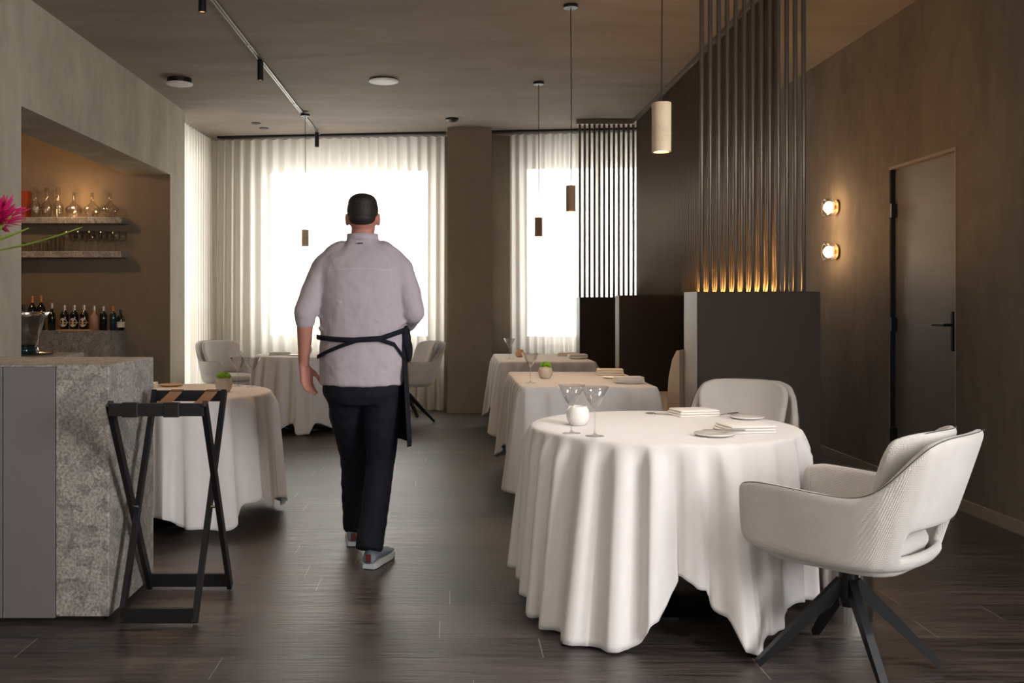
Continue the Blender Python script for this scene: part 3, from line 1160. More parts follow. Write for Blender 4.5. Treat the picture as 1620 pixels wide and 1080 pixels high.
def slat_screen(name, label, pts, ztop, zbot, railpts):
    global slat_me
    t = thing(name, label, 'slat screen', (0, 0, 0))
    if slat_me is None:
        b2 = bmesh.new()
        lathe(b2, [(0, 0), (0.0135, 0), (0.0135, 1), (0, 1)], 12)
        slat_me = bpy.data.meshes.new('slat')
        bmesh.ops.recalc_face_normals(b2, faces=b2.faces)
        b2.to_mesh(slat_me)
        b2.free()
        for p in slat_me.polygons:
            p.use_smooth = len(p.vertices) == 4
        slat_me.materials.append(M['bronze'])
    for x, y in pts:
        o = bpy.data.objects.new('slat', slat_me)
        COL.objects.link(o)
        o.parent = t
        o.location = (x, y, zbot)
        o.scale = (1, 1, ztop - zbot)
    bm = bmesh.new()
    box(bm, *railpts, 0.002)
    link('ceiling_rail', bm, M['bronze'], t)
    return t


slat_screen('slat_screen', 'near screen of vertical bronze slats standing on the nearest partition', [(1.522 + i * 0.0515, 5.75) for i in range(13)], CEIL - 0.05, PT, (1.45, 2.14, 5.72, 5.78, CEIL - 0.05, CEIL))
slat_screen('slat_screen', 'long screen of vertical bronze slats running back towards the window', [(2.045, 5.95 + i * 0.056) for i in range(80)], CEIL - 0.05, PT, (2.015, 2.075, 5.85, 10.5, CEIL - 0.05, CEIL))
slat_screen('slat_screen', 'far screen of vertical bronze slats in front of the right window', [(1.437 + i * 0.0542, 10.55) for i in range(12)], CEIL - 0.05, PT, (1.40, 2.02, 10.5, 10.6, CEIL - 0.05, CEIL))
# warm strip lights on top of the partition and low wall
t = thing('light_strip', 'warm glowing strip light at the foot of the near slats', 'strip light', (0, 0, PT))
bm = bmesh.new()
box(bm, 1.50, 2.16, 5.79, 5.83, 0, 0.0015)
link('strip', bm, M['led'], t)
bm = bmesh.new()
box(bm, 2.085, 2.11, 5.95, 8.3, 0, 0.0015)
box(bm, 2.002, 2.022, 5.95, 7.8, 0, 0.0015)
link('strip', bm, M['led'], t)

# banquettes
for y0, lab in ((5.9, 'beige upholstered bench seat behind the nearest partition'), (8.18, 'beige upholstered bench seat behind the middle partition')):
    t = thing('banquette', lab, 'bench', (1.44 if y0 < 7 else 1.53, y0 + 0.005, 0), group='upholstered booth benches')
    bm = bmesh.new()
    BW = 0.555 if y0 < 7 else 0.465
    box(bm, 0.01, BW, 0.02, 1.7, 0.0, 0.42)
    link('base', bm, M['laminate'], t)
    bm = bmesh.new()
    box(bm, -0.02, BW, 0.0, 1.7, 0.425, 0.57, 0.04)
    link('seat_cushion', bm, M['bench'], t, smooth=True)
    bm = bmesh.new()
    prof = [(0.0, 0.57), (0.34, 0.57), (0.345, 0.66), (0.30, 0.80), (0.2, 0.92), (0.08, 0.985), (0.0, 0.99)]
    n = 8
    rows = []
    for i in range(n + 1):
        x = -0.015 + (BW + 0.012) * i / n
        sc = 1.0 if 0 < i < n else 0.97
        rows.append([bm.verts.new((x, 0.002 + a * sc, 0.573 + (b - 0.573) * sc if b > 0.573 else b)) for a, b in prof])
    for a, b in zip(rows, rows[1:]):
        for k in range(len(prof)):
            k2 = (k + 1) % len(prof)
            bm.faces.new((a[k], a[k2], b[k2], b[k]))
    bm.faces.new(rows[0])
    bm.faces.new(rows[-1])
    link('back_cushion', bm, M['bench'], t, smooth=False)


# ================================================================== TABLES
ZT = 0.745


def dining_round(x, y, r, label):
    t = thing('round_table', label, 'table', (x, y, 0))
    link('tabletop', LB([(0, 0.712), (r - 0.012, 0.712), (r - 0.008, 0.72), (r - 0.008, 0.738), (0, 0.738)], 48), M['black'], t)
    link('pedestal', LB([(0.05, 0.03), (0.05, 0.711)], 20), M['blackmetal'], t, smooth=True)
    link('foot_plate', LB([(0, 0), (0.27, 0), (0.27, 0.012), (0.06, 0.03), (0, 0.03)], 40), M['blackmetal'], t)


def interp(tab, a):
    """periodic linear/smooth interpolation of rows (angle deg, v1, v2...)"""
    a = a % 360
    n = len(tab)
    for i in range(n):
        a0 = tab[i][0]
        a1 = tab[(i + 1) % n][0] + (360 if i == n - 1 else 0)
        aa = a if a >= tab[0][0] else a + 360
        if a0 <= aa <= a1:
            u = (aa - a0) / (a1 - a0)
            u = u * u * (3 - 2 * u)
            return [tab[i][k] + (tab[(i + 1) % n][k] - tab[i][k]) * u for k in range(1, len(tab[i]))]
    return list(tab[0][1:])


def skirt_cloth(name, label, per, rt, seed, zt=ZT, folds_amp=0.028, inner=(0, 0)):
    """per: closed list of (x, y, nx, ny, hem_z, flare, foldphase)"""
    n = len(per)
    bm = bmesh.new()
    rows = []
    cx = sum(p[0] for p in per) / n
    cy = sum(p[1] for p in per) / n
    for k in (0.35, 0.7, 0.93):
        rows.append([bm.verts.new((cx + (p[0] - cx) * k, cy + (p[1] - cy) * k, zt)) for p in per])
    rows.append([bm.verts.new((p[0] - p[2] * 0.006, p[1] - p[3] * 0.006, zt)) for p in per])
    rows.append([bm.verts.new((p[0] + p[2] * 0.001, p[1] + p[3] * 0.001, zt - 0.003)) for p in per])
    for t in (0.012, .03, .06, .11, .18, .27, .38, .5, .62, .74, .84, .92, .97, 1.0):
        row = []
        for i, p in enumerate(per):
            hz, fl, ph = p[4], p[5], p[6]
            A = folds_amp * min(1, (t / 0.10)) ** 0.8 * (0.85 + 0.5 * t)
            w = sin(ph + 0.5 * t * noise1(ph * 0.31, seed))
            w = (abs(w) ** 0.75) * (1 if w > 0 else -1)
            loc = 0.7 + 0.5 * noise1(ph * 0.21, seed + 3)
            off = 0.002 + fl * (t ** 0.85) + A * loc * (w * 0.5 + 0.5)
            tx = -p[3] * 0.012 * t * noise1(ph * 0.8, seed + 8)
            ty = p[2] * 0.012 * t * noise1(ph * 0.8, seed + 8)
            z = (zt - 0.006) + (hz - zt + 0.006) * t
            row.append(bm.verts.new((p[0] + p[2] * off + tx, p[1] + p[3] * off + ty, z)))
        rows.append(row)
    for a, b in zip(rows, rows[1:]):
        for i in range(n):
            j = (i + 1) % n
            bm.faces.new((a[i], a[j], b[j], b[i]))
    c = bm.verts.new((cx, cy, zt))
    for i in range(n):
        bm.faces.new((rows[0][i], rows[0][(i + 1) % n], c))
    o = link(name, bm, M['cloth'], smooth=True)
    mods(o, solid=0.0022, soff=1)
    tag(o, label, 'tablecloth')
    return o


def round_cloth(x, y, r, hem, label, seed, nf=27, amp=0.047):
    per = []
    n = 540
    for i in range(n):
        a = 360 * i / n
        hz, fl = interp(hem, a)
        hz = max(0.006, hz)
        ca, sa = cos(R_(a)), sin(R_(a))
        ph = R_(a) * nf + 1.4 * noise1(R_(a) * 3 + 0, seed) * 1.0
        # keep the phase periodic
        ph = R_(a) * nf + 1.6 * sin(R_(a) * 3 + seed) + 1.0 * sin(R_(a) * 5 + seed * 2)
        per.append((x + r * ca, y + r * sa, ca, sa, hz, fl, ph))
    return skirt_cloth('tablecloth', label, per, r, seed, folds_amp=amp)


def rect_cloth(x0, x1, y0, y1, hemside, hemcorner, label, seed, flc=0.07, amp=0.03):
    cr = 0.035
    per = []
    pts = []

    def add_line(ax, ay, bx, by, nx, ny, n):
        for i in range(n):
            t = i / n
            pts.append((ax + (bx - ax) * t, ay + (by - ay) * t, nx, ny))

    def add_arc(cx_, cy_, a0, n=26):
        for i in range(n):
            a = R_(a0 + 90 * i / n)
            pts.append((cx_ + cr * cos(a), cy_ + cr * sin(a), cos(a), sin(a)))
    nx_ = int((x1 - x0) / 0.01)
    ny_ = int((y1 - y0) / 0.01)
    add_line(x1, y0 + cr, x1, y1 - cr, 1, 0, ny_)
    add_arc(x1 - cr, y1 - cr, 0)
    add_line(x1 - cr, y1, x0 + cr, y1, 0, 1, nx_)
    add_arc(x0 + cr, y1 - cr, 90)
    add_line(x0, y1 - cr, x0, y0 + cr, -1, 0, ny_)
    add_arc(x0 + cr, y0 + cr, 180)
    add_line(x0 + cr, y0, x1 - cr, y0, 0, -1, nx_)
    add_arc(x1 - cr, y0 + cr, 270)
    s = 0
    for i, p in enumerate(pts):
        q = pts[(i + 1) % len(pts)]
        dc = min(math.hypot(p[0] - cx_, p[1] - cy_) for cx_ in (x0, x1) for cy_ in (y0, y1))
        u = max(0, 1 - dc / 0.34)
        u = u * u * (3 - 2 * u)
        hz = hemside + (hemcorner - hemside) * u
        s += math.hypot(q[0] - p[0], q[1] - p[1]) + 0.06 * abs(p[2] * q[3] - p[3] * q[2])
        per.append((p[0], p[1], p[2], p[3], max(0.006, hz), 0.022 + flc * u, s * 2 * pi / 0.17))
    return skirt_cloth('tablecloth', label, per, 0, seed, folds_amp=amp)


TX, TY, TR = 0.912, 4.07, 0.562
dining_round(TX, TY, TR, 'round dining table hidden under the long cloth in the right foreground')
HEM1 = [(0, 0.10, 0.01), (20, 0.1, 0.01), (45, 0.10, 0.02), (70, 0.2, 0.03), (90, 0.28, 0.04), (115, 0.1, 0.07), (135, 0.02, 0.12), (158, 0.12, 0.08),
        (180, 0.10, 0.025), (195, 0.07, 0.045), (207, 0.02, 0.06), (218, 0.012, 0.085), (232, 0.008, 0.145), (247, 0.010, 0.10), (256, 0.12, 0.055), (263, 0.275, 0.035), (270, 0.23, 0.035),
        (277, 0.14, 0.05), (281, 0.03, 0.10), (287, 0.008, 0.13), (293, 0.05, 0.06), (300, 0.06, 0.03), (315, 0.12, 0.01), (330, 0.10, 0.008), (345, 0.12, 0.012)]
round_cloth(TX, TY, TR, HEM1, 'long white cloth draped over the round table in the right foreground', 1)
LX, LY = -1.64, 5.63
dining_round(LX, LY, TR, 'round dining table hidden under the cloth behind the tray stand')
HEM2 = [(0, 0.12, 0.03), (20, 0.03, 0.06), (45, 0.05, 0.08), (90, 0.2, 0.05), (135, 0.02, 0.12), (180, 0.2, 0.05), (225, 0.03, 0.12), (250, 0.02, 0.12), (268, 0.12, 0.05), (280, 0.14, 0.04), (292, 0.07, 0.06),
        (310, 0.045, 0.08), (325, 0.16, 0.05), (335, 0.2, 0.05), (345, 0.10, 0.05), (352, 0.11, 0.04)]
round_cloth(LX, LY, TR, HEM2, 'white cloth draped over the round table behind the black tray stand', 4, nf=22, amp=0.042)
FX, FY = -1.43, 9.75
dining_round(FX, FY, TR, 'round dining table hidden under the cloth by the left window')
HEM3 = [(0, 0.15, 0.05), (45, 0.02, 0.12), (90, 0.15, 0.06), (135, 0.02, 0.12), (180, 0.12, 0.05), (210, 0.06, 0.06), (235, 0.1, 0.05), (250, 0.06, 0.06), (262, 0.12, 0.06), (268, 0.01, 0.10), (276, 0.02, 0.1), (282, 0.12, 0.06), (300, 0.06, 0.06), (330, 0.15, 0.05)]
round_cloth(FX, FY, TR, HEM3, 'white cloth draped over the round table by the left window, beyond the walking person', 7, nf=22, amp=0.045)

for x0, x1, y0, y1, lab, lab2, sd in ((0.445, 1.299, 5.94, 7.28, 'rectangular booth table hidden under a cloth, middle of the right row', 'white cloth over the middle rectangular table, under the potted green plant', 3),
                                      (0.445, 1.305, 8.51, 9.86, 'rectangular booth table hidden under a cloth, farthest of the right row', 'white cloth over the farthest rectangular table near the pillar', 11)):
    t = thing('rectangular_table', lab, 'table', ((x0 + x1) / 2, (y0 + y1) / 2, 0))
    w, d = (x1 - x0) / 2 - 0.01, (y1 - y0) / 2 - 0.01
    bm = bmesh.new()
    box(bm, -w, w, -d, d, 0.71, 0.738, 0.003)
    link('tabletop', bm, M['black'], t)
    for a in (-1, 1):
        bm = bmesh.new()
        box(bm, -0.04, 0.04, a * (d - 0.3) - 0.04, a * (d - 0.3) + 0.04, 0.03, 0.709)
        link('pedestal', bm, M['blackmetal'], t)
        bm = bmesh.new()
        box(bm, -0.28, 0.28, a * (d - 0.3) - 0.06, a * (d - 0.3) + 0.06, 0, 0.029, 0.003)
        link('foot_plate', bm, M['blackmetal'], t)
    rect_cloth(x0, x1, y0, y1, 0.24, 0.09, lab2, sd)


# ================================================================== CHAIRS
def relax(pts, n):
    pts = [Vector(p) for p in pts]
    for _ in range(n):
        pts = [pts[0]] + [(pts[i - 1] + pts[i] * 2 + pts[i + 1]) / 4 for i in range(1, len(pts) - 1)] + [pts[-1]]
    return pts


def build_chair():
    t = bpy.data.objects.new('upholstered_armchair', None)
    COL.objects.link(t)
    # columns: x, y at z=.42 ; x, y at z=.865 ; zbot ; ztop
    cols = [(.238, .27, .255, .285, .485, .61), (.250, .264, .268, .28, .44, .650), (.256, .20, .276, .215, .42, .662), (.26, .06, .285, .06, .415, .655), (.258, -.05, .29, -.09, .41, .648),
            (.25, -.12, .29, -.19, .41, .652), (.236, -.17, .284, -.265, .41, .70), (.21, -.208, .262, -.325, .41, .785), (.178, -.232, .232, -.362, .41, .838), (.13, -.25, .175, -.388, .41, .858), (.065, -.26, .09, -.40, .41, .860), (0, -.263, 0, -.405, .41, .860)]

    def samp(u):
        sgn = 1 if u >= 0 else -1
        s = (1 - abs(u)) * (len(cols) - 1)
        i = min(int(s), len(cols) - 2)
        f = s - i
        c0, c1 = cols[i], cols[i + 1]
        v = [c0[k] + (c1[k] - c0[k]) * f for k in range(6)]
        v[0] *= sgn
        v[2] *= sgn
        return v

    def pos(u, z, inset=0.0):
        v = samp(u)
        f = (z - .42) / .445
        x = v[0] + (v[2] - v[0]) * f
        y = v[1] + (v[3] - v[1]) * f
        return x, y
    N, K = 88, 16
    bm = bmesh.new()
    grid = []
    for i in range(N + 1):
        u = 1 - 2 * i / N
        v = samp(u)
        col = []
        for k in range(K + 1):
            z = v[4] + (v[5] - v[4]) * k / K
            if k == 0:
                # tuck the bottom edge under
                x, y = pos(u, z + 0.01)
                x *= 0.9
                y *= 0.93
            else:
                x, y = pos(u, z)
            bulge = 0.006 * sin(pi * k / K)
            col.append(bm.verts.new((x * (1 + bulge), y * (1 + bulge), z)))
        grid.append(col)
    for i in range(N):
        for k in range(K):
            x = (grid[i][k].co.x + grid[i + 1][k].co.x) / 2
            y = (grid[i][k].co.y + grid[i + 1][k].co.y) / 2
            zc = (grid[i][k].co.z + grid[i][k + 1].co.z) / 2
            if y < -0.17 and abs(x) < 0.185 and 0.465 < zc < 0.55 - 0.1 * max(0, abs(x) - 0.13):
                continue
            bm.faces.new((grid[i][k], grid[i + 1][k], grid[i + 1][k + 1], grid[i][k + 1]))
    bmesh.ops.delete(bm, geom=[v for v in bm.verts if not v.link_faces], context='VERTS')
    o = link('outer_shell', bm, M['fabric'], t, smooth=True)
    mods(o, solid=0.036, soff=0, smooth=2, subsurf=1)
    # dark piping along the rim
    bm = bmesh.new()
    pts = []
    for i in range(2, N - 1):
        u = 1 - 2 * i / N
        v = samp(u)
        x, y = pos(u, v[5])
        l = math.hypot(x, y)
        pts.append((x * (1 + 0.017 / l), y * (1 + 0.017 / l), v[5] - 0.001))
    pts = relax(pts, 6)
    pts = [(p[0] * 0.995, p[1] * 0.995, p[2] - 0.0015) for p in pts]
    tube(bm, pts, 0.0016, 5)
    link('piping', bm, M['piping'], t)
    # inner back cushion
    bm = bmesh.new()
    grid = []
    NI, KI = 24, 12
    for i in range(NI + 1):
        s = -1 + 2 * i / NI
        col = []
        for k in range(KI + 1):
            f = k / KI
            z = 0.50 + 0.368 * f
            hw = 0.185 + 0.055 * f - 0.035 * max(0, (f - 0.8) / 0.2) ** 2
            x = s * hw
            zz = z - 0.03 * (abs(s) ** 6) * f
            yb = -0.195 - 0.155 * (zz - .45) / .42
            y = yb + 0.10 * (abs(s) ** 2.6) + 0.012
            col.append(bm.verts.new((x, y, zz)))
        grid.append(col)
    for i in range(NI):
        for k in range(KI):
            bm.faces.new((grid[i][k], grid[i + 1][k], grid[i + 1][k + 1], grid[i][k + 1]))
    o = link('back_cushion', bm, M['fabric'], t, smooth=True)
    mods(o, solid=0.036, soff=0, smooth=2, subsurf=1)
    bm = bmesh.new()
    pts = [(g[k].co if False else None) for g in [] for k in []]
    ptsl = []
    for k in range(KI + 1):
        ptsl.append((-1, k))
    path = []
    for k in range(4, KI + 1):
        f = k / KI
        path.append((-1, f))
    for i in range(1, NI):
        path.append((-1 + 2 * i / NI, 1))
    for k in range(KI, 3, -1):
        path.append((1, k / KI))
    P3 = []
    for s, f in path:
        z = 0.50 + 0.368 * f
        hw = 0.185 + 0.055 * f - 0.035 * max(0, (f - 0.8) / 0.2) ** 2
        x = s * hw
        zz = z - 0.03 * (abs(s) ** 6) * f
        y = -0.195 - 0.155 * (zz - .45) / .42 + 0.10 * (abs(s) ** 2.6) + 0.012 - 0.016
        P3.append((x * 0.985, y, zz - 0.001))
    P3 = relax(P3, 16)
    tube(bm, P3, 0.0016, 5)
    link('piping', bm, M['piping'], t)

    # seat cushion: soft superellipse pad
    def pad(z0, z1, ax, y0, y1, name, e=4):
        bm = bmesh.new()
        cy, ay = (y0 + y1) / 2, (y1 - y0) / 2
        n = 40
        lev = [(0.0, 0), (0.86, 0), (0.97, .12), (1.0, .4), (1.0, .6), (0.97, .88), (0.88, 1.0), (0.5, 1.08), (0, 1.1)]
        rings = []
        for f, h in lev:
            if f == 0:
                rings.append([bm.verts.new((0, cy, z0 + (z1 - z0) * h))])
                continue
            ring = []
            for k in range(n):
                a = 2 * pi * k / n
                c, s = cos(a), sin(a)
                x = ax * f * (abs(c) ** (2 / e)) * (1 if c >= 0 else -1)
                y = cy + ay * f * (abs(s) ** (2 / e)) * (1 if s >= 0 else -1)
                ring.append(bm.verts.new((x, y, z0 + (z1 - z0) * h)))
            rings.append(ring)
        for a, b in zip(rings, rings[1:]):
            for k in range(n):
                k2 = (k + 1) % n
                if len(a) == 1:
                    bm.faces.new((a[0], b[k], b[k2]))
                elif len(b) == 1:
                    bm.faces.new((a[k], b[0], a[k2]))
                else:
                    bm.faces.new((a[k], b[k], b[k2], a[k2]))
        return link(name, bm, M['fabric'], t, smooth=True)
    pad(0.435, 0.50, 0.226, -0.235, 0.255, 'seat_cushion')
    pad(0.385, 0.434, 0.228, -0.232, 0.25, 'seat_pan')
    link('hub', LB([(0, 0.22), (0.03, 0.22), (0.034, 0.25), (0.034, 0.384), (0, 0.384)], 24), M['blackmetal'], t, smooth=False)
    for k in range(4):
        a = R_(45 + 90 * k)
        bm = bmesh.new()
        bar(bm, (cos(a) * 0.02, sin(a) * 0.02, 0.30), (cos(a) * 0.33, sin(a) * 0.33, 0.0155), 0.03, 0.05, w1=0.026, h1=0.022)
        link('leg', bm, M['blackmetal'], t)
    return t


CG = 'off white upholstered armchairs'
c0 = build_chair()
tag(c0, 'off white woven armchair in the right foreground, seen from behind, at the front round table', 'armchair', CG)


def face(o, x, y, ang):      # local +y turned to world angle ang
    o.location = (x, y, 0)
    o.rotation_euler = (0, 0, R_(ang - 90))


for x, y, a, lab in ((1.46, 4.83, 246, 'off white woven armchair behind the front round table, its back to the partition'),
                     (-2.40, 10.36, 312, 'pale armchair left of the far round table, in front of the curtain'),
                     (-0.48, 10.2, 205, 'pale armchair right of the far round table, mostly hidden behind the walking person')):
    c = copy_tree(c0)
    tag(c, lab, 'armchair', CG)
    face(c, x, y, a)
face(c0, 1.385, 3.30, 134)
c0.scale = (0.96, 0.96, 1)

# polished drum behind the front chair
tag(link('steel_drum', LB([(0, 0), (0.10, 0), (0.10, 0.30), (0.095, 0.305), (0, 0.305)], 40), M['brushed'], loc=(1.6, 3.84, 0)), 'polished steel cylinder standing on the floor behind the front armchair', 'metal drum')

# ================================================================== TRAY STAND
t = thing('folding_tray_stand', 'black wooden folding tray stand beside the granite counter', 'tray stand', (0, 0, 0))
A = [(-1.285, 3.57, 0.893), (-0.928, 3.57, 0.893)]
Ab = [(-1.337, 4.22, 0.012), (-0.982, 4.22, 0.012)]
B = [(-1.300, 4.17, 0.887), (-0.995, 4.17, 0.887)]
Bb = [(-1.300, 3.74, 0.012), (-1.010, 3.74, 0.012)]
for a, b in list(zip(A, Ab)) + list(zip(B, Bb)):
    bm = bmesh.new()
    bar(bm, a, b, 0.02, 0.034, up=(0, 1, 0))
    link('leg', bm, M['black'], t)
for p, q, h in ((A[0], A[1], 0.05), (B[0], B[1], 0.05)):
    bm = bmesh.new()
    box(bm, p[0], q[0], p[1] - 0.012, p[1] + 0.012, p[2] - h + 0.004, p[2] + 0.002, 0.002)
    link('top_rail', bm, M['black'], t)
for p, q in ((Ab[0], Ab[1]), (Bb[0], Bb[1])):
    bm = bmesh.new()
    box(bm, p[0], q[0], p[1] - 0.01, p[1] + 0.01, 0.012, 0.07, 0.002)
    link('bottom_rail', bm, M['black'], t)
for x in (-1.205, -1.05):
    bm = bmesh.new()
    pts = [(3.5845, 0.87), (3.586, 0.893), (3.60, 0.885), (3.72, 0.862), (3.87, 0.85), (4.02, 0.858), (4.13, 0.878), (4.185, 0.8925), (4.185, 0.84)]
    prev = None
    for y, z in pts:
        row = [bm.verts.new((x - 0.027, y, z)), bm.verts.new((x + 0.027, y, z))]
        if prev:
            bm.faces.new((prev[0], prev[1], row[1], row[0]))
        prev = row
    o = link('strap', bm, M['leather'], t)
    mods(o, solid=0.003)
for x in (-1.205, -1.05):
    bm = bmesh.new()
    box(bm, x - 0.03, x + 0.03, 3.555, 3.5845, 0.843, 0.899, 0.004)
    link('strap_loop', bm, M['black'], t)
for x in (-1.322, -0.962):
    bm = bmesh.new()
    tube(bm, [(x, 3.925, 0.43), (x + (0.03 if x < -1.1 else -0.03), 3.925, 0.43)], 0.006, 10)
    link('hinge_bolt', bm, M['steel'], t)


# ================================================================== TABLEWARE
TZ = ZT + 0.0023
MG = 'martini glasses set on the tables'


def martini(x, y, label, s=1.0):
    t = thing('martini_glass', label, 'martini glass', (x, y, TZ), group=MG)
    link('foot', LB([(0, 0), (0.037 * s, 0), (0.037 * s, 0.0018), (0.012, 0.005), (0.0036, 0.012), (0, 0.012)], 28), M['glass'], t, smooth=True)
    link('stem', LB([(0, 0.0121), (0.0036, 0.0121), (0.003, 0.05), (0.0034, 0.098 * s), (0.006, 0.104 * s), (0, 0.104 * s)], 12), M['glass'], t, smooth=True)
    link('bowl', LB([(0, 0.1045 * s), (0.006, 0.106 * s), (0.02, 0.125 * s), (0.056 * s, 0.195 * s), (0.0548 * s, 0.195 * s), (0.0185, 0.1265 * s), (0.004, 0.110 * s), (0, 0.109 * s)], 32), M['glass'], t, smooth=True)


martini(0.487, 3.825, 'clear martini glass on the front round table, left of the pair')
martini(0.569, 3.745, 'clear martini glass on the front round table, right of the pair')
martini(0.525, 6.25, 'martini glass on the middle rectangular table beside the green plant')
martini(0.555, 8.95, 'martini glass on the farthest rectangular table')
martini(-1.345, 6.0, 'martini glass on the left round table, left of the pair behind the plant', 0.95)
martini(-1.245, 5.94, 'martini glass on the left round table, right of the pair behind the plant', 0.95)


def bowlpot(x, y, r, mat, label, plant=True, name='potted_plant', cat='potted plant'):
    t = thing(name, label, cat, (x, y, TZ))
    pr = [(0, 0), (0.55, 0), (0.66, 0.04), (0.93, 0.45), (1.0, 0.85), (0.93, 1.3), (0.74, 1.66), (0.68, 1.66), (0.86, 1.25), (0.92, 0.85), (0.6, 0.15), (0, 0.1)]
    link('bowl', LB([(a * r, b * r) for a, b in pr], 32), mat, t, smooth=True)
    if plant:
        bm = bmesh.new()
        rd = random.Random(int(abs(x) * 100))
        for i in range(70):
            a = rd.uniform(0, 2 * pi)
            q = math.sqrt(rd.random())
            d = q * r * 0.78
            ellipsoid(bm, (d * cos(a), d * sin(a), r * (1.55 + 0.62 * math.sqrt(max(0, 1 - q * q * 0.9)))), (r * 0.16, r * 0.16, r * 0.2), seg=8, ring=6)
        ellipsoid(bm, (0, 0, r * 1.5), (r * 0.66, r * 0.66, r * 0.7), seg=14, ring=8)
        link('foliage', bm, M['green'], t, smooth=True)
    return t


bowlpot(0.548, 4.08, 0.05, M['porcelain'], 'small white round bowl vase behind the martini glasses on the front table', False, 'bowl_vase', 'vase')
bowlpot(0.662, 6.62, 0.05, M['stoneware'], 'beige round pot with a green plant on the middle rectangular table')
bowlpot(-1.345, 5.62, 0.05, M['stoneware'], 'beige round pot with a green plant on the left round table')
bowlpot(-1.49, 9.86, 0.05, M['stoneware'], 'pale round pot with a green plant on the far round table by the person')
bowlpot(0.672, 9.26, 0.045, M['tan'], 'small tan round bowl on the farthest rectangular table', False, 'bowl_vase', 'vase')


def plate(x, y, label, r=0.075, mat='porcelain', z=TZ):
    o = link('bread_plate', LB([(0, 0.003), (r * 0.55, 0), (r * 0.6, 0), (r * 0.96, 0.008), (r, 0.012), (r * 0.97, 0.0135), (r * 0.62, 0.005), (0, 0.006)], 40), M[mat], loc=(x, y, z), smooth=True)
    return tag(o, label, 'plate', 'small bread plates')


def napkin(x, y, w, d, h, rz, label, z=TZ, mat='napkin'):
    bm = bmesh.new()
    n = 3
    for k in range(n):
        e = 0.004 * k
        z0 = h * k / n + 0.0006 * k
        box(bm, -w / 2 + e, w / 2 - e * 0.4, -d / 2 + e * 0.5, d / 2 - e, z0, z0 + h / n - 0.0006, h / n * 0.42)
    o = link('folded_napkin', bm, M[mat], loc=(x, y, z), rot=(0, 0, R_(rz)), smooth=True)
    return tag(o, label, 'napkin', 'folded white napkins')


def knife(x, y, z, ang, label, L=0.2, tilt=0.0):
    t = thing('table_knife', label, 'knife', (x, y, z), R_(ang))
    t.rotation_euler = (0, R_(tilt), R_(ang))
    bm = bmesh.new()
    bar(bm, (-L * 0.5, 0, 0.004), (-L * 0.02, 0, 0.004), 0.009, 0.005, w1=0.013, h1=0.006)
    link('handle', bm, M['brushed'], t)
    bm = bmesh.new()
    bar(bm, (-L * 0.02, 0, 0.004), (L * 0.42, 0.003, 0.004), 0.014, 0.002, w1=0.012, h1=0.0015)
    bar(bm, (L * 0.42, 0.003, 0.004), (L * 0.5, 0.005, 0.004), 0.012, 0.0015, w1=0.003, h1=0.001)
    link('blade', bm, M['steel'], t)
    return t


def spoon(x, y, z, ang, label, L=0.16):
    t = thing('table_spoon', label, 'spoon', (x, y, z), R_(ang))
    bm = bmesh.new()
    bar(bm, (-L * 0.5, 0, 0.003), (L * 0.25, 0, 0.003), 0.011, 0.003, w1=0.005, h1=0.003)
    link('handle', bm, M['brushed'], t)
    bm = bmesh.new()
    ellipsoid(bm, (L * 0.37, 0, 0.004), (0.026, 0.018, 0.004), seg=16, ring=8)
    link('spoon_bowl', bm, M['steel'], t, smooth=True)


# front round table
napkin(1.205, 3.89, 0.2, 0.17, 0.03, 8, 'thick folded white napkin at the front place of the round table, nearest the armchair')
plate(1.04, 3.745, 'small white plate left of the front napkin on the round table', 0.078)
knife(1.085, 3.775, TZ + 0.0155, 176, 'silver knife lying across the small front plate of the round table', 0.17)
knife(1.265, 4.075, TZ, 118, 'short silver knife beyond the front napkin on the round table', 0.14)
napkin(1.135, 4.44, 0.2, 0.15, 0.03, 12, 'thick folded white napkin at the back place of the round table')
plate(1.345, 4.30, 'small white plate at the right back of the round table', 0.075)
knife(1.27, 4.335, TZ + 0.0155, 218, 'silver knife resting on the right back plate of the round table', 0.14)
spoon(0.985, 4.47, TZ, 150, 'silver spoon left of the back napkin on the round table', 0.12)
# middle rectangular table
plate(1.165, 6.22, 'small plate under the napkin at the near right of the middle rectangular table', 0.095)
napkin(1.165, 6.22, 0.19, 0.12, 0.03, 4, 'folded napkin lying on the near right plate of the middle rectangular table', TZ + 0.0145)
napkin(1.165, 6.95, 0.2, 0.13, 0.045, -6, 'folded napkin at the far right of the middle rectangular table')
plate(1.13, 6.62, 'small plate between the two napkins of the middle rectangular table', 0.07)
# far rectangular table
napkin(1.16, 9.45, 0.2, 0.12, 0.035, -4, 'folded napkin at the far right of the farthest rectangular table')
plate(1.205, 8.98, 'small plate under the napkin on the farthest rectangular table', 0.09)
napkin(1.20, 8.98, 0.18, 0.12, 0.03, 5, 'folded napkin on the near plate of the farthest rectangular table', TZ + 0.0145)
# left round table
plate(-1.77, 6.0, 'small plate near the counter on the left round table', 0.075, 'tan')
napkin(-1.93, 5.9, 0.2, 0.15, 0.03, 10, 'folded napkin on the left round table, partly behind the counter')
# far round table
napkin(-1.74, 9.66, 0.22, 0.16, 0.03, 8, 'folded napkin on the far round table by the window')
plate(-1.55, 9.5, 'small plate on the far round table', 0.07)

# ================================================================== PERSON
PXc, PYc = -0.43, 4.66
person = thing('person', 'person walking away in a lilac grey shirt, dark trousers and tied navy apron', 'person', (PXc, PYc, 0))


def pw(x, y, z):
    return (x - PXc, y - PYc, z)


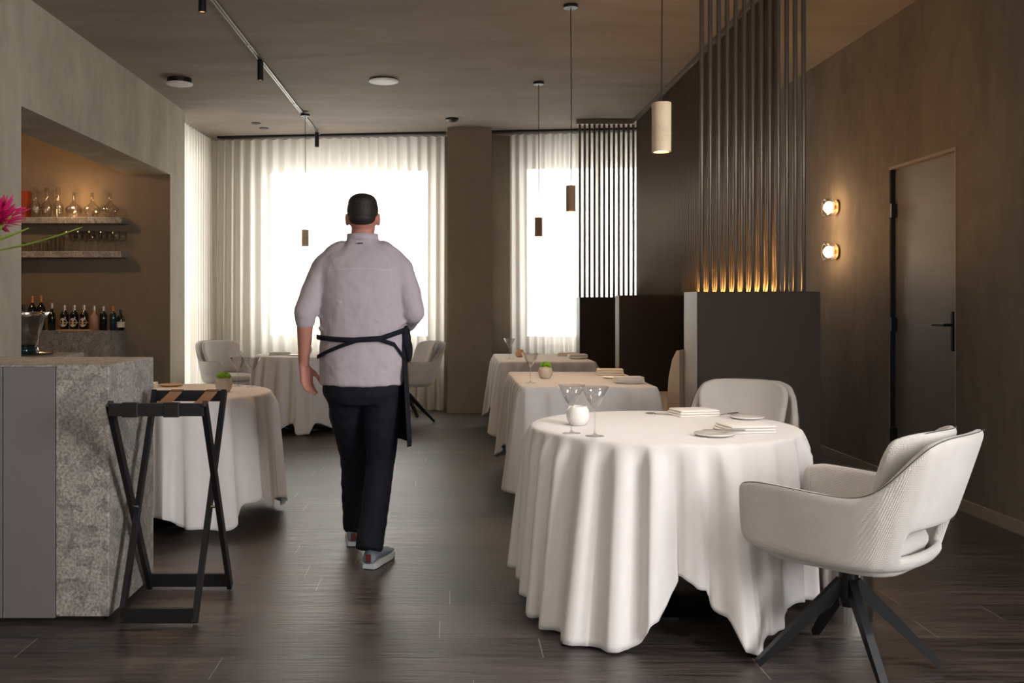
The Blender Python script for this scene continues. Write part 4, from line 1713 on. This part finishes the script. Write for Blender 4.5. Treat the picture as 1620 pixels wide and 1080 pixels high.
# joints in world coordinates
head = (-0.433, 4.68, 1.69)
shL, shR = (-0.617, 4.655, 1.445), (-0.253, 4.655, 1.445)
elL, wrL = (-0.705, 4.60, 1.225), (-0.722, 4.66, 0.975)
elR, wrR = (-0.182, 4.62, 1.225), (-0.245, 4.86, 1.14)
hipL, hipR = (-0.52, 4.66, 0.90), (-0.345, 4.66, 0.90)
knL, knR = (-0.50, 4.90, 0.49), (-0.345, 4.72, 0.50)
anL, anR = (-0.505, 5.02, 0.115), (-0.388, 4.56, 0.125)

bm = bmesh.new()
# head with face turned to +Y (away)
ellipsoid(bm, pw(-0.433, 4.675, 1.705), (0.074, 0.093, 0.093))
ellipsoid(bm, pw(-0.433, 4.705, 1.645), (0.058, 0.068, 0.07))
ellipsoid(bm, pw(-0.433, 4.773, 1.672), (0.012, 0.018, 0.022))      # nose
ellipsoid(bm, pw(-0.433, 4.764, 1.635), (0.024, 0.010, 0.007))      # lips
for s in (-1, 1):
    ellipsoid(bm, pw(-0.433 + s * 0.03, 4.757, 1.708), (0.022, 0.012, 0.007))   # brow
    ellipsoid(bm, pw(-0.433 + s * 0.03, 4.755, 1.694), (0.013, 0.012, 0.009))   # eye
    ellipsoid(bm, pw(-0.433 + s * 0.077, 4.672, 1.683), (0.010, 0.019, 0.031))  # ear
    ellipsoid(bm, pw(-0.433 + s * 0.081, 4.662, 1.69), (0.006, 0.012, 0.022))
capsule(bm, pw(-0.433, 4.665, 1.48), pw(-0.433, 4.675, 1.64), 0.068, 0.056)
# trunk
capsule(bm, pw(-0.432, 4.67, 0.95), pw(-0.433, 4.68, 1.36), 0.11, 0.11)
capsule(bm, pw(-0.55, 4.655, 1.44), pw(-0.315, 4.655, 1.44), 0.075, 0.075)
for a, b, c, sgn in ((shL, elL, wrL, -1), (shR, elR, wrR, 1)):
    capsule(bm, pw(*a), pw(*b), 0.055, 0.040)
    m_ = Vector(b).lerp(Vector(c), 0.3)
    capsule(bm, pw(*b), pw(*m_), 0.038, 0.040)
    capsule(bm, pw(*m_), pw(*c), 0.040, 0.0255)


def hand(bm, wrist, d, palmn, thumbside, curl=0.5, L=0.185):
    """d: direction of the fingers, palmn: palm normal, thumbside: unit towards thumb"""
    w = Vector(wrist)
    d = Vector(d).normalized()
    n = Vector(palmn).normalized()
    s = Vector(thumbside).normalized()
    for k, off in enumerate((0.027, 0.009, -0.009, -0.026)):
        capsule(bm, pw(*(w + s * off * 0.5)), pw(*(w + d * 0.085 + s * off)), 0.016, 0.0125, 10)
        base = w + d * 0.09 + s * off
        ln = (0.068, 0.076, 0.07, 0.055)[k]
        cur = curl * (0.7 + 0.25 * k)
        p = base
        dd = d + s * (off * 4)
        for j, fr in enumerate((0.45, 0.3, 0.25)):
            dd = (dd.normalized() + n * cur * (0.35 + 0.3 * j)).normalized()
            q = p + dd * ln * fr
            capsule(bm, pw(*p), pw(*q), 0.0095 - 0.001 * j, 0.009 - 0.001 * j, 8)
            p = q
    b = w + d * 0.025 + s * 0.02
    q = b + (d * 0.7 + s * 0.7 + n * 0.25).normalized() * 0.045
    r = q + (d * 0.9 + s * 0.3 + n * 0.35).normalized() * 0.032
    e = r + (d * 1.0 + s * 0.0 + n * 0.4).normalized() * 0.026
    capsule(bm, pw(*b), pw(*q), 0.015, 0.0115, 8)
    capsule(bm, pw(*q), pw(*r), 0.011, 0.010, 8)
    capsule(bm, pw(*r), pw(*e), 0.0098, 0.008, 8)


hand(bm, wrL, (0.16, 0.05, -1), (0.75, -0.65, 0.1), (0.62, 0.75, 0.1), 0.55)
hand(bm, wrR, (-0.75, 0.5, -0.1), (-0.3, -0.3, -0.9), (0.1, 0.4, 0.9), 0.5)
for a, b, c in ((hipL, knL, anL), (hipR, knR, anR)):
    capsule(bm, pw(*a), pw(*b), 0.08, 0.052)
    capsule(bm, pw(*b), pw(*c), 0.052, 0.034)
capsule(bm, pw(*anL), pw(-0.51, 5.16, 0.045), 0.03, 0.025)
capsule(bm, pw(*anR), pw(-0.36, 4.70, 0.04), 0.03, 0.025)
o = link('body', bm, M['skin'], person)
mods(o, voxel=0.0048, smooth=3)

for sg in (-1, 1):
    bm = bmesh.new()
    ellipsoid(bm, pw(-0.433 + sg * 0.03, 4.7615, 1.694), (0.009, 0.007, 0.005))
    link('eye', bm, M['black'], person, smooth=True)
    bm = bmesh.new()
    ellipsoid(bm, pw(-0.433 + sg * 0.03, 4.768, 1.712), (0.019, 0.005, 0.004))
    link('eyebrow', bm, M['hair'], person, smooth=True)

# hair
bm = bmesh.new()
ellipsoid(bm, pw(-0.433, 4.662, 1.728), (0.078, 0.096, 0.078))
ellipsoid(bm, pw(-0.433, 4.655, 1.762), (0.072, 0.086, 0.05))
ellipsoid(bm, pw(-0.425, 4.64, 1.782), (0.055, 0.06, 0.026))
ellipsoid(bm, pw(-0.433, 4.632, 1.688), (0.066, 0.066, 0.042))
o = link('hair', bm, M['hair'], person)
mods(o, voxel=0.006, smooth=2)


# shirt: torso loft + sleeves fused
def loft(bm, secs, seg=40, e=2.3):
    rings = []
    for cx, cy, z, ax, ay in secs:
        ring = []
        for k in range(seg):
            a = 2 * pi * k / seg
            c, s = cos(a), sin(a)
            x = ax * (abs(c) ** (2 / e)) * (1 if c >= 0 else -1)
            y = ay * (abs(s) ** (2 / e)) * (1 if s >= 0 else -1)
            ring.append(bm.verts.new(pw(cx + x, cy + y, z)))
        rings.append(ring)
    for a, b in zip(rings, rings[1:]):
        for k in range(seg):
            k2 = (k + 1) % seg
            bm.faces.new((a[k], a[k2], b[k2], b[k]))
    bm.faces.new(rings[0])
    bm.faces.new(rings[-1])


bm = bmesh.new()
loft(bm, [(-0.437, 4.67, 0.872, 0.205, 0.158), (-0.437, 4.67, 0.90, 0.208, 0.160), (-0.435, 4.67, 0.98, 0.212, 0.165), (-0.432, 4.67, 1.06, 0.212, 0.165), (-0.43, 4.67, 1.11, 0.209, 0.16), (-0.43, 4.67, 1.2, 0.213, 0.16),
          (-0.432, 4.665, 1.3, 0.218, 0.157), (-0.435, 4.66, 1.38, 0.219, 0.148), (-0.436, 4.657, 1.44, 0.212, 0.132), (-0.436, 4.657, 1.49, 0.195, 0.112), (-0.436, 4.66, 1.525, 0.155, 0.096), (-0.435, 4.662, 1.555, 0.108, 0.082), (-0.434, 4.664, 1.578, 0.078, 0.074), (-0.434, 4.666, 1.596, 0.074, 0.072)])
for a, b, sgn in ((shL, elL, -1), (shR, elR, 1)):
    A_ = Vector(a) + Vector((-0.006 * sgn, 0, -0.012))
    mid = A_.lerp(Vector(b), 0.55) + Vector((0.008 * sgn, -0.005, 0))
    capsule(bm, pw(-0.435 + sgn * 0.10, 4.658, 1.505), pw(*A_), 0.075, 0.076)
    capsule(bm, pw(*A_), pw(*mid), 0.076, 0.064)
    capsule(bm, pw(*mid), pw(*b), 0.064, 0.056)
capsule(bm, pw(*elL), pw(*(Vector(elL).lerp(Vector(wrL), 0.14))), 0.055, 0.05)
capsule(bm, pw(*elR), pw(*(Vector(elR).lerp(Vector(wrR), 0.75))), 0.056, 0.045)
# wrinkle rolls at the waist and sides
rd = random.Random(8)
for i in range(9):
    z = 1.12 + 0.028 * i
    s = (-1, 1)[i % 2]
    x0 = -0.43 + s * 0.20
    capsule(bm, pw(x0, 4.60, z + 0.03), pw(-0.43 + s * rd.uniform(0.03, 0.1), 4.513, z - 0.015), 0.013, 0.004, 8)
o = link('shirt', bm, M['shirt'], person)
mods(o, voxel=0.0068, smooth=5, disp=(0.014, 0.085))
# yoke seam and side seams of the shirt
bm = bmesh.new()
# small collar band
bm2 = LB([(0.077, 0), (0.079, 0.0), (0.076, 0.035), (0.074, 0.035), (0.077, 0)], 32)
link('collar', bm2, M['shirt'], person, smooth=True, loc=pw(-0.434, 4.666, 1.577))
bm.free()
bm = bmesh.new()
tube(bm, [pw(-0.448, 4.575, 1.562), pw(-0.436, 4.5715, 1.560), pw(-0.424, 4.575, 1.562)], 0.003, 6)
link('neck_tag', bm, M['piping'], person)

shirt_o = [o for o in person.children if o.name.startswith('shirt')][0]


def seam_line(pts, w=0.003):
    bm = bmesh.new()
    prev = None
    P = relax([Vector(a).lerp(Vector(b), k / 8) for a, b in zip(pts, pts[1:]) for k in range(8)] + [Vector(pts[-1])], 6)
    for i, p in enumerate(P):
        d = (P[min(i + 1, len(P) - 1)] - P[max(i - 1, 0)]).normalized()
        n = Vector((-d.z, 0, d.x)) * w
        row = [bm.verts.new(p - n), bm.verts.new(p + n)]
        if prev:
            bm.faces.new((prev[0], prev[1], row[1], row[0]))
        prev = row
    o = link('shirt_seam', bm, M['seam'], person)
    m = o.modifiers.new('lie', 'SHRINKWRAP')
    m.target = shirt_o
    m.wrap_method = 'NEAREST_SURFACEPOINT'
    m.wrap_mode = 'ABOVE_SURFACE'
    m.offset = 0.0012


seam_line([pw(-0.60, 4.53, 1.435), pw(-0.52, 4.52, 1.437), pw(-0.436, 4.515, 1.438), pw(-0.35, 4.52, 1.437), pw(-0.27, 4.53, 1.435)])
for sg in (-1, 1):
    seam_line([pw(-0.435 + sg * 0.085, 4.56, 1.56), pw(-0.435 + sg * 0.15, 4.54, 1.48), pw(-0.435 + sg * 0.165, 4.53, 1.35), pw(-0.435 + sg * 0.155, 4.52, 1.2), pw(-0.435 + sg * 0.15, 4.52, 1.13)], 0.002)

# trousers
bm = bmesh.new()
loft(bm, [(-0.435, 4.67, 0.78, 0.16, 0.12), (-0.435, 4.67, 0.83, 0.192, 0.145), (-0.435, 4.67, 0.92, 0.196, 0.15), (-0.435, 4.67, 1.02, 0.19, 0.148)])
for a, b, c, r in ((hipL, knL, anL, 0.096), (hipR, knR, anR, 0.102)):
    A_ = Vector(a) + Vector((0, 0, -0.06))
    capsule(bm, pw(*A_), pw(*(A_.lerp(Vector(b), 0.45))), r, 0.092)
    capsule(bm, pw(*(A_.lerp(Vector(b), 0.45))), pw(*b), 0.092, 0.072)
    cc = Vector(b).lerp(Vector(c), 1.1)
    capsule(bm, pw(*b), pw(*Vector(b).lerp(Vector(c), 0.6)), 0.072, 0.064)
    tube(bm, [pw(*b), pw(*cc)], [0.070, 0.066], 20)
o = link('trousers', bm, M['navy'], person)
mods(o, voxel=0.0075, smooth=5, disp=(0.014, 0.07))

# apron: curved front panel that wraps the hips, and ties crossing at the back
bm = bmesh.new()
NA, KA = 40, 12
grid = []
for i in range(NA + 1):
    a = R_(-24 + 160 * i / NA)
    col = []
    for k in range(KA + 1):
        f = k / KA
        z = 1.13 - 0.55 * f
        rx = 0.212 + (0.034 * f + 0.008 * sin(i * 0.9) * f) * (1 - i / NA) - 0.02 * f * (i / NA)
        ry = 0.17 + 0.10 * f
        col.append(bm.verts.new(pw(-0.434 + rx * cos(a), 4.67 + ry * sin(a), z)))
    grid.append(col)
for i in range(NA):
    for k in range(KA):
        bm.faces.new((grid[i][k], grid[i + 1][k], grid[i + 1][k + 1], grid[i][k + 1]))
o = link('apron', bm, M['navy'], person, smooth=True)
mods(o, solid=0.004, soff=1)


def tie(pts, r=0.009):
    bm = bmesh.new()
    P = []
    for i in range(len(pts) - 1):
        for k in range(6):
            f = k / 6
            P.append(Vector(pts[i]).lerp(Vector(pts[i + 1]), f))
    P.append(Vector(pts[-1]))
    Q = []
    for x, z in [(p.x, p.y) for p in P]:
        u = max(-0.999, min(0.999, (x + 0.434) / 0.222))
        y = 4.67 - 0.176 * (1 - abs(u) ** 2.3) ** (1 / 2.3)
        Q.append(pw(x, y, z))
    prev = None
    for i, q in enumerate(Q):
        row = [bm.verts.new((q[0], q[1], q[2] - r)), bm.verts.new((q[0], q[1] - 0.004, q[2])), bm.verts.new((q[0], q[1], q[2] + r))]
        if prev:
            bm.faces.new((prev[0], prev[1], row[1], row[0]))
            bm.faces.new((prev[1], prev[2], row[2], row[1]))
        prev = row
    o = link('apron_tie', bm, M['navy'], person, smooth=True)
    mods(o, solid=0.006, soff=0)


tie([(-0.652, 1.108, 0), (-0.55, 1.10, 0), (-0.46, 1.097, 0), (-0.33, 1.105, 0), (-0.215, 1.145, 0)], 0.0115)
tie([(-0.648, 1.01, 0), (-0.60, 1.035, 0), (-0.53, 1.065, 0), (-0.44, 1.097, 0), (-0.34, 1.10, 0), (-0.27, 1.075, 0), (-0.22, 1.0, 0)], 0.0085)
bm = bmesh.new()
ellipsoid(bm, pw(-0.222, 4.64, 1.10), (0.028, 0.05, 0.065))
ellipsoid(bm, pw(-0.208, 4.66, 1.04), (0.022, 0.05, 0.06))
o = link('apron_pouch', bm, M['navy'], person, smooth=True)
mods(o, voxel=0.006, smooth=2)


# shoes
def shoe(heel, yaw, pitch, label=None):
    L = 0.285
    mtx = Matrix.Translation(Vector(pw(*heel))) @ Matrix.Rotation(R_(yaw), 4, 'Z') @ Matrix.Rotation(R_(pitch), 4, 'X')
    secs = [(-0.005, 0.026, 0.05), (0.02, 0.034, 0.085), (0.06, 0.037, 0.105), (0.1, 0.038, 0.10), (0.15, 0.044, 0.075), (0.2, 0.048, 0.058), (0.25, 0.042, 0.046), (0.28, 0.022, 0.036)]
    bm = bmesh.new()
    rings = []
    for y, w, h in secs:
        ring = []
        for k in range(16):
            a = 2 * pi * k / 16
            x = w * cos(a)
            z = 0.022 + max(0, (h - 0.022) / 2 * (1 + sin(a)))
            ring.append(bm.verts.new(mtx @ Vector((x * (0.8 if sin(a) > 0.6 else 1), y, z))))
        rings.append(ring)
    for a, b in zip(rings, rings[1:]):
        for k in range(16):
            k2 = (k + 1) % 16
            bm.faces.new((a[k], a[k2], b[k2], b[k]))
    bm.faces.new(rings[0])
    bm.faces.new(rings[-1])
    o = link('shoe', bm, M['shoe'], person, smooth=True)
    bm = bmesh.new()
    rings = []
    for y, w, h in secs:
        rings.append([bm.verts.new(mtx @ Vector(v)) for v in ((-w * 1.06, y, 0), (w * 1.06, y, 0), (w * 1.06, y, 0.024), (-w * 1.06, y, 0.024))])
    for a, b in zip(rings, rings[1:]):
        for k in range(4):
            k2 = (k + 1) % 4
            bm.faces.new((a[k], a[k2], b[k2], b[k]))
    bm.faces.new(rings[0])
    bm.faces.new(rings[-1])
    link('sole', bm, M['sole'], o)
    bm = bmesh.new()
    box(bm, -0.014, 0.014, -0.009, -0.003, 0.03, 0.07, 0.003, mtx)
    link('heel_tab', bm, M['red'], o)


shoe((-0.392, 4.53, 0.004), -16, 0)
shoe((-0.508, 4.955, 0.004), 4, 0)
